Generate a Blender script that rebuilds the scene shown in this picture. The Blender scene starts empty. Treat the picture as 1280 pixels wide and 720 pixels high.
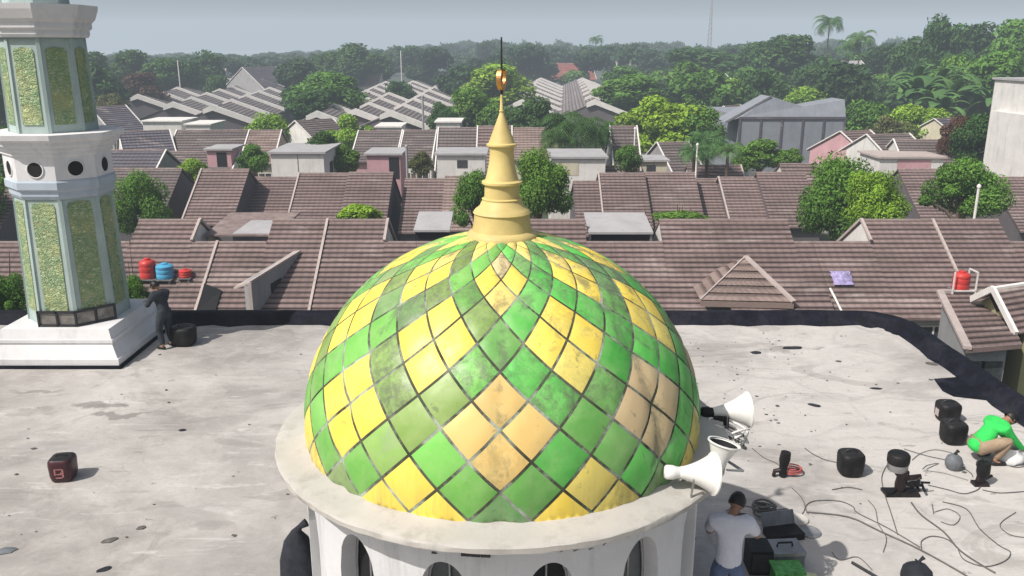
import bpy, bmesh, math, random
import numpy as np
from mathutils import Vector, Matrix
R = math.radians
rng = random.Random(7)
scene = bpy.context.scene
COL = scene.collection

# ------------------------------------------------------------------ helpers
F, PITCH, HC = 1067.0, R(15.7), 6.4          # focal length in photo pixels, camera tilt, camera height over the roof
GZ = -7.0                                    # street level below the mosque roof (roof deck = 0)

def ang(y): return PITCH + math.atan((y - 360) / F)
def zat(y, D): return HC - D * math.tan(ang(y))
def xat(x, D, z):
    return (x - 640) / F * (D * math.cos(PITCH) + (HC - z) * math.sin(PITCH))
def on(x, y, z=0.0):                         # point of the plane z seen at photo pixel x,y
    D = (HC - z) / math.tan(ang(y))
    return Vector((xat(x, D, z), D, z))
def at(x, y, D):                             # point at distance D seen at photo pixel x,y
    z = zat(y, D); return Vector((xat(x, D, z), D, z))

def tag(o, label=None, cat=None, group=None, kind=None):
    if label: o['label'] = label
    if cat: o['category'] = cat
    if group: o['group'] = group
    if kind: o['kind'] = kind
    return o
def empty(name, loc, label, cat, rz=0.0, group=None):
    o = bpy.data.objects.new(name, None); COL.objects.link(o)
    o.location = loc; o.rotation_euler = (0, 0, rz); o.empty_display_size = .3
    return tag(o, label, cat, group)
def children(o): return [c for c in bpy.data.objects if c.parent == o]
def copy_tree(o, parent=None, kids=None):
    c = o.copy(); COL.objects.link(c); c.parent = parent
    for k in list(o.children): copy_tree(k, c)
    return c

class MB:
    def __init__(s): s.v = []; s.f = []; s.m = []; s.uv = []; s.c = []; s.sm = []
    def face(s, pts, m=0, uv=None, c=None, sm=False):
        i = len(s.v); s.v += [tuple(p) for p in pts]
        s.f.append(tuple(range(i, i + len(pts)))); s.m.append(m); s.uv.append(uv); s.c.append(c); s.sm.append(sm)
    def grid(s, rows, m=0, closed=False, sm=True, c=None):       # rows of points -> shared-vertex quads
        i = len(s.v); n = len(rows[0])
        for r in rows: s.v += [tuple(p) for p in r]
        for a in range(len(rows) - 1):
            for b in range(n if closed else n - 1):
                b2 = (b + 1) % n
                s.f.append((i + a*n + b, i + a*n + b2, i + (a+1)*n + b2, i + (a+1)*n + b))
                s.m.append(m); s.uv.append(None); s.c.append(c); s.sm.append(sm)
    def box(s, x0, x1, y0, y1, z0, z1, m=0, c=None):
        p = lambda x, y, z: (x, y, z)
        s.hexa([p(x0,y0,z0),p(x1,y0,z0),p(x1,y1,z0),p(x0,y1,z0)], [p(x0,y0,z1),p(x1,y0,z1),p(x1,y1,z1),p(x0,y1,z1)], m, c)
    def hexa(s, b, t, m=0, c=None):
        s.face(b[::-1], m, None, c); s.face(t, m, None, c)
        n = len(b)
        for i in range(n):
            j = (i + 1) % n; s.face([b[i], b[j], t[j], t[i]], m, None, c)
    def bar(s, a, b, w, h=None, m=0, up=(0, 0, 1)):
        a, b = Vector(a), Vector(b); h = h or w; d = (b - a).normalized(); u = Vector(up)
        if abs(d.dot(u)) > .95: u = Vector((1, 0, 0))
        sx = d.cross(u).normalized() * w / 2; sz = sx.cross(d).normalized() * h / 2
        q = lambda c: [c - sx - sz, c + sx - sz, c + sx + sz, c - sx + sz]
        s.hexa(q(a), q(b), m)
    def tube(s, pts, rad, seg=8, m=0, caps=True):
        pts = [Vector(p) for p in pts]; rows = []; u = None
        for i, p in enumerate(pts):
            d = (pts[min(i + 1, len(pts) - 1)] - pts[max(i - 1, 0)])
            d = d.normalized() if d.length > 1e-9 else Vector((0, 0, 1))
            if u is None: u = d.orthogonal().normalized()
            u = (u - d * u.dot(d)); u = u.normalized() if u.length > 1e-6 else d.orthogonal().normalized()
            w = d.cross(u); r = rad[i] if isinstance(rad, (list, tuple)) else rad
            rows.append([p + (u * math.cos(2*math.pi*k/seg) + w * math.sin(2*math.pi*k/seg)) * r for k in range(seg)])
        s.grid(rows, m, True)
        if caps: s.face(rows[0][::-1], m); s.face(rows[-1], m)
    def lathe(s, prof, seg=32, m=0, M=None, sm=True, phase=0.0, capb=False, capt=False, sq=None):
        rows = []
        for r, z in prof:
            row = []
            for k in range(seg):
                a = 2*math.pi*k/seg + phase; ca, sa = math.cos(a), math.sin(a)
                if sq: kk = (abs(ca)**sq + abs(sa)**sq) ** (-1/sq)
                else: kk = 1
                p = Vector((r*ca*kk, r*sa*kk, z)); row.append(M @ p if M else p)
            rows.append(row)
        s.grid(rows, m, True, sm)
        if capb: s.face(rows[0][::-1], m)
        if capt: s.face(rows[-1], m)
    def build(s, name, mats, parent=None, sharp=None):
        me = bpy.data.meshes.new(name); me.from_pydata(s.v, [], s.f)
        for m in (mats if isinstance(mats, (list, tuple)) else [mats]): me.materials.append(m)
        me.polygons.foreach_set('material_index', s.m)
        me.polygons.foreach_set('use_smooth', s.sm)
        if any(u for u in s.uv):
            ul = me.uv_layers.new(name='UVMap'); k = 0
            for f, u in zip(s.f, s.uv):
                for j in range(len(f)):
                    ul.data[k].uv = u[j] if u else (0, 0); k += 1
        if any(c for c in s.c):
            at_ = me.attributes.new('col', 'FLOAT_COLOR', 'FACE')
            at_.data.foreach_set('color', [q for c in s.c for q in (tuple(c)[:3] + (c[3] if len(c) > 3 else 1,) if c else (1, 1, 1, 1))])
        me.update()
        o = bpy.data.objects.new(name, me); COL.objects.link(o); o.parent = parent
        if sharp: me.set_sharp_from_angle(angle=R(sharp))
        return o

# ------------------------------------------------------------------ materials
def newmat(name):
    m = bpy.data.materials.new(name); m.use_nodes = True; nt = m.node_tree; nt.nodes.clear()
    o = nt.nodes.new('ShaderNodeOutputMaterial'); b = nt.nodes.new('ShaderNodeBsdfPrincipled')
    nt.links.new(b.outputs[0], o.inputs[0]); return m, nt, b
class N:                                     # tiny node-building helper
    def __init__(s, nt): s.nt = nt
    def __call__(s, t, ins=None, **kw):
        n = s.nt.nodes.new('ShaderNode' + t)
        for k, v in kw.items(): setattr(n, k, v)
        for k, v in (ins or {}).items():
            if isinstance(v, bpy.types.NodeSocket): s.nt.links.new(v, n.inputs[k])
            else: n.inputs[k].default_value = v
        return n
    def pos(s): return s('NewGeometry').outputs['Position']
    def objc(s): return s('TexCoord').outputs['Object']
    def noise(s, v, sc, det=6, rough=.6, dist=0.0):
        return s('TexNoise', {'Vector': v, 'Scale': sc, 'Detail': det, 'Roughness': rough, 'Distortion': dist}).outputs[0]
    def ramp(s, f, a, b, ca=0.0, cb=1.0):
        return s('MapRange', {'Value': f, 'From Min': a, 'From Max': b, 'To Min': ca, 'To Max': cb}).outputs[0]
    def math(s, op, a, b=0.0):
        return s('Math', {0: a, 1: b}, operation=op).outputs[0]
    def mix(s, f, a, b, bt='MIX'):
        n = s.nt.nodes.new('ShaderNodeMix'); n.data_type = 'RGBA'; n.blend_type = bt
        for i, v in ((0, f), (6, a), (7, b)):
            if isinstance(v, bpy.types.NodeSocket): s.nt.links.new(v, n.inputs[i])
            elif i == 0: n.inputs[0].default_value = v
            else: n.inputs[i].default_value = (*v, 1) if len(v) == 3 else v
        return n.outputs[2]
    def scale(s, v, k):
        return s('VectorMath', {0: v, 1: k}, operation='MULTIPLY').outputs[0]
    def bump(s, h, st, d=.02):
        return s('Bump', {'Height': h, 'Strength': st, 'Distance': d}).outputs[0]
def link(nt, b, name, sock): nt.links.new(sock, b.inputs[name])

def simple(name, col, rough=.6, metal=0.0, var=.25, sc=6.0, dirt=None, spec=.4, bump=0.0):
    m, nt, b = newmat(name); n = N(nt); p = n.objc()
    a = n.noise(p, sc, 5); c1 = tuple(x*(1-var) for x in col); c2 = tuple(min(1, x*(1+var)) for x in col)
    c = n.mix(n.ramp(a, .3, .7), c1, c2)
    if dirt:
        c = n.mix(n.math('MULTIPLY', n.ramp(n.noise(p, sc*.4, 8, .7), .48, .7), dirt[1]), c, dirt[0])
    link(nt, b, 'Base Color', c)
    b.inputs['Roughness'].default_value = rough; b.inputs['Metallic'].default_value = metal
    b.inputs['Specular IOR Level'].default_value = spec
    if bump: link(nt, b, 'Normal', n.bump(n.math('ADD', n.noise(p, sc*6, 4), n.math('MULTIPLY', n.noise(p, sc*1.6, 2, .5, 1.0), 2.0)), bump, .03))
    return m

def mat_deck():
    m, nt, b = newmat('deck_concrete'); n = N(nt); p = n.pos()
    big = n.math('ADD', n.noise(p, .22, 7, .62, .6), n.ramp(n('SeparateXYZ', {0: p}).outputs[0], -6, 7, -.07, .08)); mid = n.noise(p, 1.1, 8, .7, .4); fine = n.noise(p, 14, 6, .7)
    c = n.mix(n.ramp(big, .36, .62), (.30, .278, .262), (.52, .492, .468))
    c = n.mix(n.math('MULTIPLY', n.ramp(mid, .44, .66), .5), c, (.585, .56, .53))
    c = n.mix(n.ramp(n.noise(n.scale(p, (.7, 1.2, 1)), 2.2, 9, .75, .8), .5, .75, 0, .4), c, (.30, .285, .27))
    # brownish and grey water stains with crisp rims
    st = n.noise(n.scale(p, (.55, 1, 1)), .8, 9, .62, 1.2)
    c = n.mix(n.math('MULTIPLY', n.ramp(st, .56, .60), .34), c, (.2, .185, .17))
    c = n.mix(n.math('MULTIPLY', n.ramp(n.noise(n.scale(p, (.8, 1.6, 1)), 1.5, 6, .65, 1.5), .685, .70), .6), c, (.14, .13, .12))
    c = n.mix(n.math('MULTIPLY', n.ramp(n.noise(n.scale(p, (.9, 1, 1)), 3.6, 4, .6, .4), .735, .75), .7), c, (.07, .066, .062))
    sm = n.noise(n.scale(p, (.45, 2.4, 1)), 1.7, 8, .68, .8)
    c = n.mix(n.math('MULTIPLY', n.ramp(sm, .60, .66), .38), c, (.20, .19, .18))
    c = n.mix(n.math('MULTIPLY', n.ramp(sm, .34, .40, 1, 0), .45), c, (.66, .64, .62))
    c = n.mix(n.math('MULTIPLY', n.ramp(n.noise(n.scale(p, (1, 1.8, 1)), 4.2, 6, .7, .6), .655, .675), .55), c, (.13, .125, .12))
    # wandering cracks and seams of the coating
    wob = n('VectorMath', {0: p, 1: n.scale(n('TexNoise', {'Vector': p, 'Scale': .9, 'Detail': 5}).outputs[1], (1.3, 1.3, 0))}, operation='ADD').outputs[0]
    vo = n('TexVoronoi', {'Vector': n.scale(wob, (.36, .5, 0)), 'Scale': 1.0}, feature='DISTANCE_TO_EDGE').outputs[0]
    msk = n.math('MULTIPLY', n.ramp(n.noise(p, .9, 4, .7), .38, .58), n.ramp(n('SeparateXYZ', {0: p}).outputs[0], -3, 4, .45, 1))
    c = n.mix(n.math('MULTIPLY', n.math('MULTIPLY', n.ramp(vo, .0, .035, 1, 0), msk), .42), c, (.27, .258, .25))
    vo2 = n('TexVoronoi', {'Vector': n.scale(wob, (.9, 1.4, 0)), 'Scale': 1.0}, feature='DISTANCE_TO_EDGE').outputs[0]
    c = n.mix(n.math('MULTIPLY', n.math('MULTIPLY', n.ramp(vo2, .0, .012, 1, 0), n.ramp(n.noise(p, .7, 3), .54, .64)), .36), c, (.2, .19, .18))
    c = n.mix(n.ramp(fine, .2, .8, .22, 0), c, (.16, .15, .14))
    wp = n('VectorMath', {0: p, 1: n.scale(n('VectorMath', {0: n('TexNoise', {'Vector': p, 'Scale': 1.7, 'Detail': 6}).outputs[1], 1: (.5, .5, .5)}, operation='SUBTRACT').outputs[0], (1.6, 1.2, 0))}, operation='ADD').outputs[0]
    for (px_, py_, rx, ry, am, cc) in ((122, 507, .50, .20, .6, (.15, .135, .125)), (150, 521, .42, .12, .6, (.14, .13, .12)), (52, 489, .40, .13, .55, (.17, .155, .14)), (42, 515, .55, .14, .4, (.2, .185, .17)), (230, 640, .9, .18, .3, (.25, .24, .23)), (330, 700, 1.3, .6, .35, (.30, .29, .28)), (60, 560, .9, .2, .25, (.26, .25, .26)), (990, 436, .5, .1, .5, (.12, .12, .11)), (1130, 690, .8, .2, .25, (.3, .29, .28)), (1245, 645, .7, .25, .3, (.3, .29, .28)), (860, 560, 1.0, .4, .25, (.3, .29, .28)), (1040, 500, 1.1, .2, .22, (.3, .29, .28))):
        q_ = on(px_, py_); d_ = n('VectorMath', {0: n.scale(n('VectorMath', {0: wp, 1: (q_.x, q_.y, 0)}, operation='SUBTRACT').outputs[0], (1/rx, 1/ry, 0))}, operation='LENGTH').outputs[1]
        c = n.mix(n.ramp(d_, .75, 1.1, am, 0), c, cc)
    link(nt, b, 'Base Color', c); b.inputs['Roughness'].default_value = .9; b.inputs['Specular IOR Level'].default_value = .2
    h = n.math('ADD', n.math('MULTIPLY', fine, .25), n.math('ADD', mid, n.math('MULTIPLY', st, .8)))
    link(nt, b, 'Normal', n.bump(h, .5, .03)); return m

def mat_tiles(name, c1, c2, dark=(.035, .026, .024)):
    m, nt, b = newmat(name); n = N(nt); uv = n('UVMap').outputs[0]; s = n('SeparateXYZ', {0: uv}).outputs
    ri = n('ObjectInfo').outputs['Random']
    fv = n.math('FRACT', s[1]); fl = n('Vector' 'Math', {0: uv}, operation='FLOOR').outputs[0]
    wn = n('TexWhiteNoise', {'Vector': fl}).outputs[0]; p = n.pos()
    rowr = n('TexWhiteNoise', {'W': n.math('FLOOR', s[1])}, noise_dimensions='1D').outputs[0]
    c = n.mix(n.math('ADD', n.math('MULTIPLY', wn, .22), n.math('MULTIPLY', rowr, .5)), c1, c2)
    c = n.mix(n.ramp(ri, 0, 1, 0, .3), c, tuple(x*.55 for x in c1))
    c = n.mix(n.ramp(n.noise(n.scale(p, (.5, 1, 1)), .7, 7, .7), .45, .75, 0, .65), c, (.075, .06, .05))
    c = n.mix(n.ramp(n.noise(n.scale(p, (.25, 1, 1)), .9, 6, .65, .6), .56, .7, 0, .55), c, (.43, .36, .335))
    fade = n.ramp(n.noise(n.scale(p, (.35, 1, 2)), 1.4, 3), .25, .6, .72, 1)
    ln = n.ramp(fv, .5, .84, 0, 1)  # shadow under the next course, painted as a dark band
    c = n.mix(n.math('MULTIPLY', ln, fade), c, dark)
    fu = n.math('FRACT', s[0])
    c = n.mix(n.math('MULTIPLY', n.ramp(n.math('ABSOLUTE', n.math('SUBTRACT', fu, .5)), .44, .5, 0, .12), 1.0), c, dark)
    link(nt, b, 'Base Color', c); b.inputs['Roughness'].default_value = .8; b.inputs['Specular IOR Level'].default_value = .25
    h = n.math('SINE', n.math('MULTIPLY', s[0], 2*math.pi))
    link(nt, b, 'Normal', n.bump(n.math('ADD', h, n.math('MULTIPLY', n.noise(p, 9, 4), 1.0)), .35, .03)); return m

def mat_wall(name, col, dirt=(.12, .11, .1), amt=.5):
    m, nt, b = newmat(name); n = N(nt); p = n.pos()
    c = n.mix(n.ramp(n.noise(p, .9, 6, .65), .35, .7), tuple(x*.82 for x in col), col)
    drip = n.noise(n.scale(p, (3, 3, .35)), 1.0, 6, .7)
    c = n.mix(n.math('MULTIPLY', n.ramp(drip, .52, .75), amt), c, dirt)
    link(nt, b, 'Base Color', c); b.inputs['Roughness'].default_value = .85; b.inputs['Specular IOR Level'].default_value = .2
    link(nt, b, 'Normal', n.bump(n.noise(p, 22, 4), .15)); return m

def mat_leaf(name, dark, lite, trans=.3, hue=.12):
    m, nt, b = newmat(name); n = N(nt)
    a = n('Attribute', attribute_name='tint').outputs['Fac']
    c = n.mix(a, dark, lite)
    r = n('ObjectInfo').outputs['Random']
    c = n.mix(n.ramp(r, 0, 1, 0, .25), c, tuple(x*.5 for x in lite))
    c = n.mix(n.ramp(n.math('FRACT', n.math('MULTIPLY', r, 7.31)), .4, 1, 0, hue*3), c, (lite[0]*1.25, lite[1]*.95, lite[2]*.8))
    link(nt, b, 'Base Color', c); b.inputs['Roughness'].default_value = .62; b.inputs['Specular IOR Level'].default_value = .22
    t = nt.nodes.new('ShaderNodeBsdfTranslucent'); mx = nt.nodes.new('ShaderNodeMixShader'); mx.inputs[0].default_value = trans
    nt.links.new(n.mix(.5, c, lite), t.inputs[0]); out = [q for q in nt.nodes if q.type == 'OUTPUT_MATERIAL'][0]
    nt.links.new(b.outputs[0], mx.inputs[1]); nt.links.new(t.outputs[0], mx.inputs[2]); nt.links.new(mx.outputs[0], out.inputs[0])
    return m

def mat_dome():
    m, nt, b = newmat('dome_enamel'); n = N(nt); p = n.objc()
    c = n('Attribute', attribute_name='col').outputs['Color']
    s = n('SeparateXYZ', {0: p}).outputs
    al = n('Attribute', attribute_name='col').outputs['Alpha']
    # patchy fading of the enamel, then grime: heavier to the top and along the joints of the gores
    c = n.mix(n.ramp(n.noise(p, 3.2, 7, .65), .40, .72, .03, .55), c, n.mix(.45, c, (.60, .66, .36)))
    g = n.noise(n.scale(p, (1, 1, .55)), 5.5, 9, .72, .6)
    hi = n.math('ADD', n.ramp(s[2], 3.5, 4.5, 0, .07), n.ramp(n.math('ADD', s[0], n.math('MULTIPLY', s[2], .25)), .3, 2.6, -.03, .06))
    az = n.math('ARCTAN2', s[1], s[0])
    gore = n.math('ABSOLUTE', n.math('COSINE', n.math('MULTIPLY', az, 4.0)))
    gg = n.ramp(gore, .965, 1.0, 0, .10)
    gr = n.math('ADD', g, n.math('ADD', hi, gg))
    c = n.mix(n.ramp(gr, .60, .74, 0, .68), c, (.12, .14, .095))
    c = n.mix(n.ramp(n.noise(p, 2.3, 5, .6, .5), .60, .72, 0, .5), c, (.30, .33, .26))
    c = n.mix(n.ramp(n.math('ADD', n.noise(n.scale(p, (1, 1, .7)), 13, 6, .75, .8), n.math('MULTIPLY', hi, .6)), .62, .68, 0, .5), c, (.10, .115, .08))
    rim = n.ramp(n.noise(n.scale(n('CombineXYZ', {0: n.math('MULTIPLY', az, 14.0), 1: 0.0, 2: n.math('MULTIPLY', s[2], .5)}).outputs[0], (1, 1, 1)), 1.2, 6, .7), .5, .7, 0, .5)
    c = n.mix(n.math('MULTIPLY', rim, n.ramp(s[2], 2.5, 3.1, 1, 0)), c, (.20, .19, .13))
    mo = n.math('ADD', n.noise(n.scale(p, (1, 1, .8)), 11, 9, .8, .35), n.math('MULTIPLY', n.noise(p, 2.5, 3), .25))
    c = n.mix(n.math('MULTIPLY', n.ramp(mo, .54, .74, 0, .85), n.math('SUBTRACT', 1.0, al)), c, (.115, .14, .085))
    streak = n.noise(n.scale(n('CombineXYZ', {0: n.math('MULTIPLY', az, 9.0), 1: 0.0, 2: n.math('MULTIPLY', s[2], .8)}).outputs[0], (1, 1, 1)), 1.6, 5, .7)
    c = n.mix(n.ramp(streak, .62, .8, 0, .28), c, (.13, .14, .10))
    link(nt, b, 'Base Color', c)
    link(nt, b, 'Roughness', n.ramp(gr, .5, .7, .42, .85)); b.inputs['Specular IOR Level'].default_value = .35
    link(nt, b, 'Normal', n.bump(n.noise(p, 7, 5), .12, .02)); return m

def mat_ornament():
    m, nt, b = newmat('carved_panel'); n = N(nt); p = n.objc()
    q = n('VectorMath', {0: p, 1: n.scale(n('TexNoise', {'Vector': p, 'Scale': 4.0, 'Detail': 3}).outputs[1], (.16, .16, .16))}, operation='ADD').outputs[0]
    w = n('TexVoronoi', {'Vector': n.scale(q, (1, 1, 1.5)), 'Scale': 9.5}, feature='SMOOTH_F1').outputs[0]
    w2 = n('TexWave', {'Vector': q, 'Scale': 5.5, 'Distortion': 12.0, 'Detail': 3, 'Detail Scale': 3.0}, bands_direction='Z').outputs['Fac']
    h = n.math('ADD', n.math('MULTIPLY', w, .9), n.math('MULTIPLY', w2, .6))
    k = n.ramp(h, .35, .85)
    c = n.mix(k, (.46, .56, .31), (.27, .43, .21))
    c = n.mix(n.ramp(n.noise(p, 3, 4), .45, .65, 0, .7), c, (.58, .61, .27))
    c = n.mix(n.ramp(h, .2, .42, .75, 0), c, (.68, .72, .50))  # whitish highlights of the relief, put into the colour
    c = n.mix(n.ramp(n.noise(n.scale(p, (1, 1, 2)), 2.6, 5), .64, .74, 0, .4), c, (.45, .32, .16))
    link(nt, b, 'Base Color', c); b.inputs['Roughness'].default_value = .6
    link(nt, b, 'Normal', n.bump(h, 1.0, .06)); return m

M = {}
M['deck'] = mat_deck()
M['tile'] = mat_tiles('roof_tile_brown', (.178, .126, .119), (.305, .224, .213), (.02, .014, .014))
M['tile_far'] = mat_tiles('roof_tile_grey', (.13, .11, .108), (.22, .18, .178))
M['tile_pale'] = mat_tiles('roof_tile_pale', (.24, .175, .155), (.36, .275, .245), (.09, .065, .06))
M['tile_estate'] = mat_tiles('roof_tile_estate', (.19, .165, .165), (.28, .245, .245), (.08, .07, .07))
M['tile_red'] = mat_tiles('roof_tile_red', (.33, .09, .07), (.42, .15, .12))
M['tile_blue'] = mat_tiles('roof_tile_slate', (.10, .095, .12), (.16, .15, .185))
M['cement'] = mat_wall('cement_cap', (.46, .39, .365), amt=.5)
M['shadewall'] = mat_wall('shade_toned_wall', (.13, .115, .125), amt=.4)  # shadow-side darkness put into the wall colour
M['white_cap'] = mat_wall('white_cap', (.74, .71, .68), amt=.18)
M['plaster'] = mat_wall('white_plaster', (.70, .68, .655), amt=.35)
M['pink'] = mat_wall('pink_plaster', (.56, .33, .36), amt=.3)
M['grey_wall'] = mat_wall('grey_plaster', (.33, .325, .33), amt=.4)
M['mossy'] = mat_wall('mossy_wall', (.40, .38, .2), (.16, .17, .07), .7)
M['cream'] = mat_wall('cream_plaster', (.60, .55, .42), amt=.3)
M['drumwhite'] = mat_wall('drum_paint', (.66, .66, .67), (.28, .28, .29), .75)
M['ledge'] = mat_wall('ledge_paint', (.50, .475, .44), (.2, .185, .165), .55)
M['bitumen'] = simple('bitumen', (.0055, .006, .012), .75, var=.6, sc=3, dirt=((.05, .05, .06), .35), spec=.15, bump=.3)
M['black'] = simple('black_plastic', (.009, .0085, .009), .55, var=.4, dirt=((.05, .04, .038), .4), spec=.25)
M['blackmat'] = simple('black_cloth', (.017, .019, .026), .9, var=.5, sc=8)
M['maroon'] = simple('maroon_plastic', (.045, .012, .016), .4, var=.3)
M['pinkmark'] = simple('pink_print', (.36, .15, .15), .6)
M['winglass2'] = simple('brown_reflecting_pane', (.20, .185, .17), .25, var=.5, sc=5, dirt=((.06, .055, .05), .6))
M['whitehorn'] = simple('white_horn_paint', (.78, .77, .74), .4, var=.08, sc=4, dirt=((.45, .43, .4), .35))
M['metal'] = simple('dull_metal', (.30, .30, .31), .45, .6, .25)
M['darkmetal'] = simple('dark_metal', (.045, .045, .05), .5, .5)
M['dark'] = simple('dark_void', (.008, .008, .01), .8, var=.3)
M['winglass'] = simple('dim_glass', (.05, .055, .06), .2, var=.4, spec=.6)
M['shade_glass'] = simple('dusty_window', (.085, .095, .10), .3, var=.4, sc=2.5, dirt=((.16, .16, .16), .5))
M['gold'] = simple('finial_gold_paint', (.60, .47, .19), .55, var=.14, sc=3, dirt=((.40, .30, .13), .6), spec=.35)
M['copper'] = simple('copper_gilt', (.50, .25, .09), .4, .7, .3)
M['min_grey'] = mat_wall('minaret_greygreen', (.41, .50, .475), (.2, .29, .30), .6)
M['min_blue'] = mat_wall('minaret_bluegrey', (.44, .50, .57), (.25, .28, .33), .5)
M['min_white'] = mat_wall('minaret_white', (.72, .71, .72), (.34, .34, .36), .45)
M['min_base'] = mat_wall('minaret_base_white', (.70, .695, .70), (.36, .36, .37), .4)
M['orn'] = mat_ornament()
M['dome'] = mat_dome()
M['tankred'] = simple('red_tank', (.50, .04, .035), .45, var=.2, dirt=((.25, .06, .05), .5))
M['tankblue'] = simple('blue_tank', (.07, .32, .52), .45, var=.2)
M['skin'] = simple('skin', (.30, .165, .105), .55, var=.1, sc=9)
M['hair'] = simple('hair', (.010, .009, .009), .5, var=.4, sc=30)
M['white_cloth'] = simple('white_cotton', (.66, .67, .74), .9, var=.07, sc=5, bump=.25)
M['jeans'] = simple('blue_jeans', (.10, .14, .24), .9, var=.22, sc=7, bump=.2)
M['green_cloth'] = simple('green_shirt', (.03, .52, .09), .85, var=.18, sc=6, bump=.25)
M['tan_cloth'] = simple('tan_trousers', (.30, .22, .15), .9, var=.2, sc=6, bump=.2)
M['greyblack_cloth'] = simple('charcoal_cloth', (.028, .034, .042), .9, var=.35, sc=6, bump=.2)
M['rubber'] = simple('black_rubber', (.012, .012, .013), .6)
M['cable'] = simple('black_cable', (.11, .105, .10), .6)
M['redcable'] = simple('red_cable', (.42, .10, .09), .6)
M['bark'] = simple('bark', (.12, .09, .065), .9, var=.35, sc=5, bump=.5)
M['greyroof'] = mat_wall('grey_sheet', (.40, .39, .40), amt=.25)
M['greysheet'] = mat_wall('warehouse_cladding', (.25, .265, .30), (.14, .15, .18), .45)
M['whitebag'] = simple('white_plastic_bag', (.72, .72, .72), .5, var=.15)
M['purplish'] = simple('lilac_cloth', (.30, .26, .45), .9, var=.4, sc=8)
M['lawn'] = simple('far_ground', (.032, .048, .022), .95, var=.5, sc=.05, dirt=((.18, .15, .11), .6))
M['road'] = simple('road_surface', (.15, .14, .135), .9, var=.3, sc=.4)
M['green_item'] = simple('green_plastic', (.08, .30, .07), .5, var=.6, sc=15)
M['yellowcloth'] = simple('pale_yellow_cloth', (.66, .68, .42), .9, var=.2, sc=9)
M['greyitem'] = simple('grey_case', (.14, .15, .165), .6, var=.3)
LEAF = dict(
    dark=mat_leaf('leaf_dark', (.010, .030, .010), (.072, .17, .038)),
    mid=mat_leaf('leaf_mid', (.016, .046, .010), (.15, .32, .045)),
    bright=mat_leaf('leaf_bright', (.03, .085, .010), (.32, .53, .05)),
    olive=mat_leaf('leaf_olive', (.035, .042, .014), (.19, .21, .075)),
    rust=mat_leaf('leaf_rust', (.045, .026, .018), (.14, .075, .05)),
    palm=mat_leaf('leaf_palm', (.02, .055, .018), (.12, .26, .075), .2),
    far=mat_leaf('leaf_far', (.009, .024, .011), (.050, .112, .038)))

# ------------------------------------------------------------------ camera, light, sky
cam = bpy.data.cameras.new('camera'); co = bpy.data.objects.new('camera', cam); COL.objects.link(co)
cam.sensor_width = 36; cam.lens = F / 1280 * 36; cam.clip_start = .1; cam.clip_end = 6000
co.location = (0, 0, HC); co.rotation_euler = (math.pi/2 - PITCH, 0, 0); scene.camera = co
SE = R(50); sd = Vector((-.8*math.cos(SE), -.6*math.cos(SE), math.sin(SE)))
sl = bpy.data.lights.new('sun', 'SUN'); so = bpy.data.objects.new('sun', sl); COL.objects.link(so)
sl.energy = 5.0; sl.angle = R(.53); sl.color = (1, .955, .89); so.location = sd * 60
so.rotation_euler = sd.to_track_quat('Z', 'Y').to_euler()
w = bpy.data.worlds.new('World'); scene.world = w; w.use_nodes = True; nt = w.node_tree; nt.nodes.clear()
n = N(nt); sky = n('TexSky', sky_type='NISHITA', sun_disc=False)
sky.sun_elevation = SE; sky.sun_rotation = math.atan2(sd.x, sd.y); sky.air_density = 1.3; sky.dust_density = 5.0; sky.ozone_density = 1.5; sky.altitude = 50
hs = n('HueSaturation', {'Color': sky.outputs[0], 'Saturation': .75})
bg = n('Background', {'Color': hs.outputs[0], 'Strength': .092}); ou = n('OutputWorld'); nt.links.new(bg.outputs[0], ou.inputs[0])
scene.view_settings.view_transform = 'Standard'; scene.view_settings.look = 'None'; scene.view_settings.exposure = 0
scene.cycles.use_denoising = True
scene.cycles.max_bounces = 5; scene.cycles.diffuse_bounces = 3; scene.cycles.transparent_max_bounces = 4; scene.cycles.transmission_bounces = 2

# haze: one thin volume over the district, its glow standing in for scattered sunlight, with the camera inside it
def haze():
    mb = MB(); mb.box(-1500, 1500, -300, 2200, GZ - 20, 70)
    m = bpy.data.materials.new('haze'); m.use_nodes = True; t = m.node_tree; t.nodes.clear(); nn = N(t)
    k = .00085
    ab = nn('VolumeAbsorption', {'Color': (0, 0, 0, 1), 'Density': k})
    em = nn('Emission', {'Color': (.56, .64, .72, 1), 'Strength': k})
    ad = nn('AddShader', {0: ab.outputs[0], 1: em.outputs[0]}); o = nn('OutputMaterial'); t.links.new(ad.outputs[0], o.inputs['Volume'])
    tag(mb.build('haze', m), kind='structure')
haze()

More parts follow.
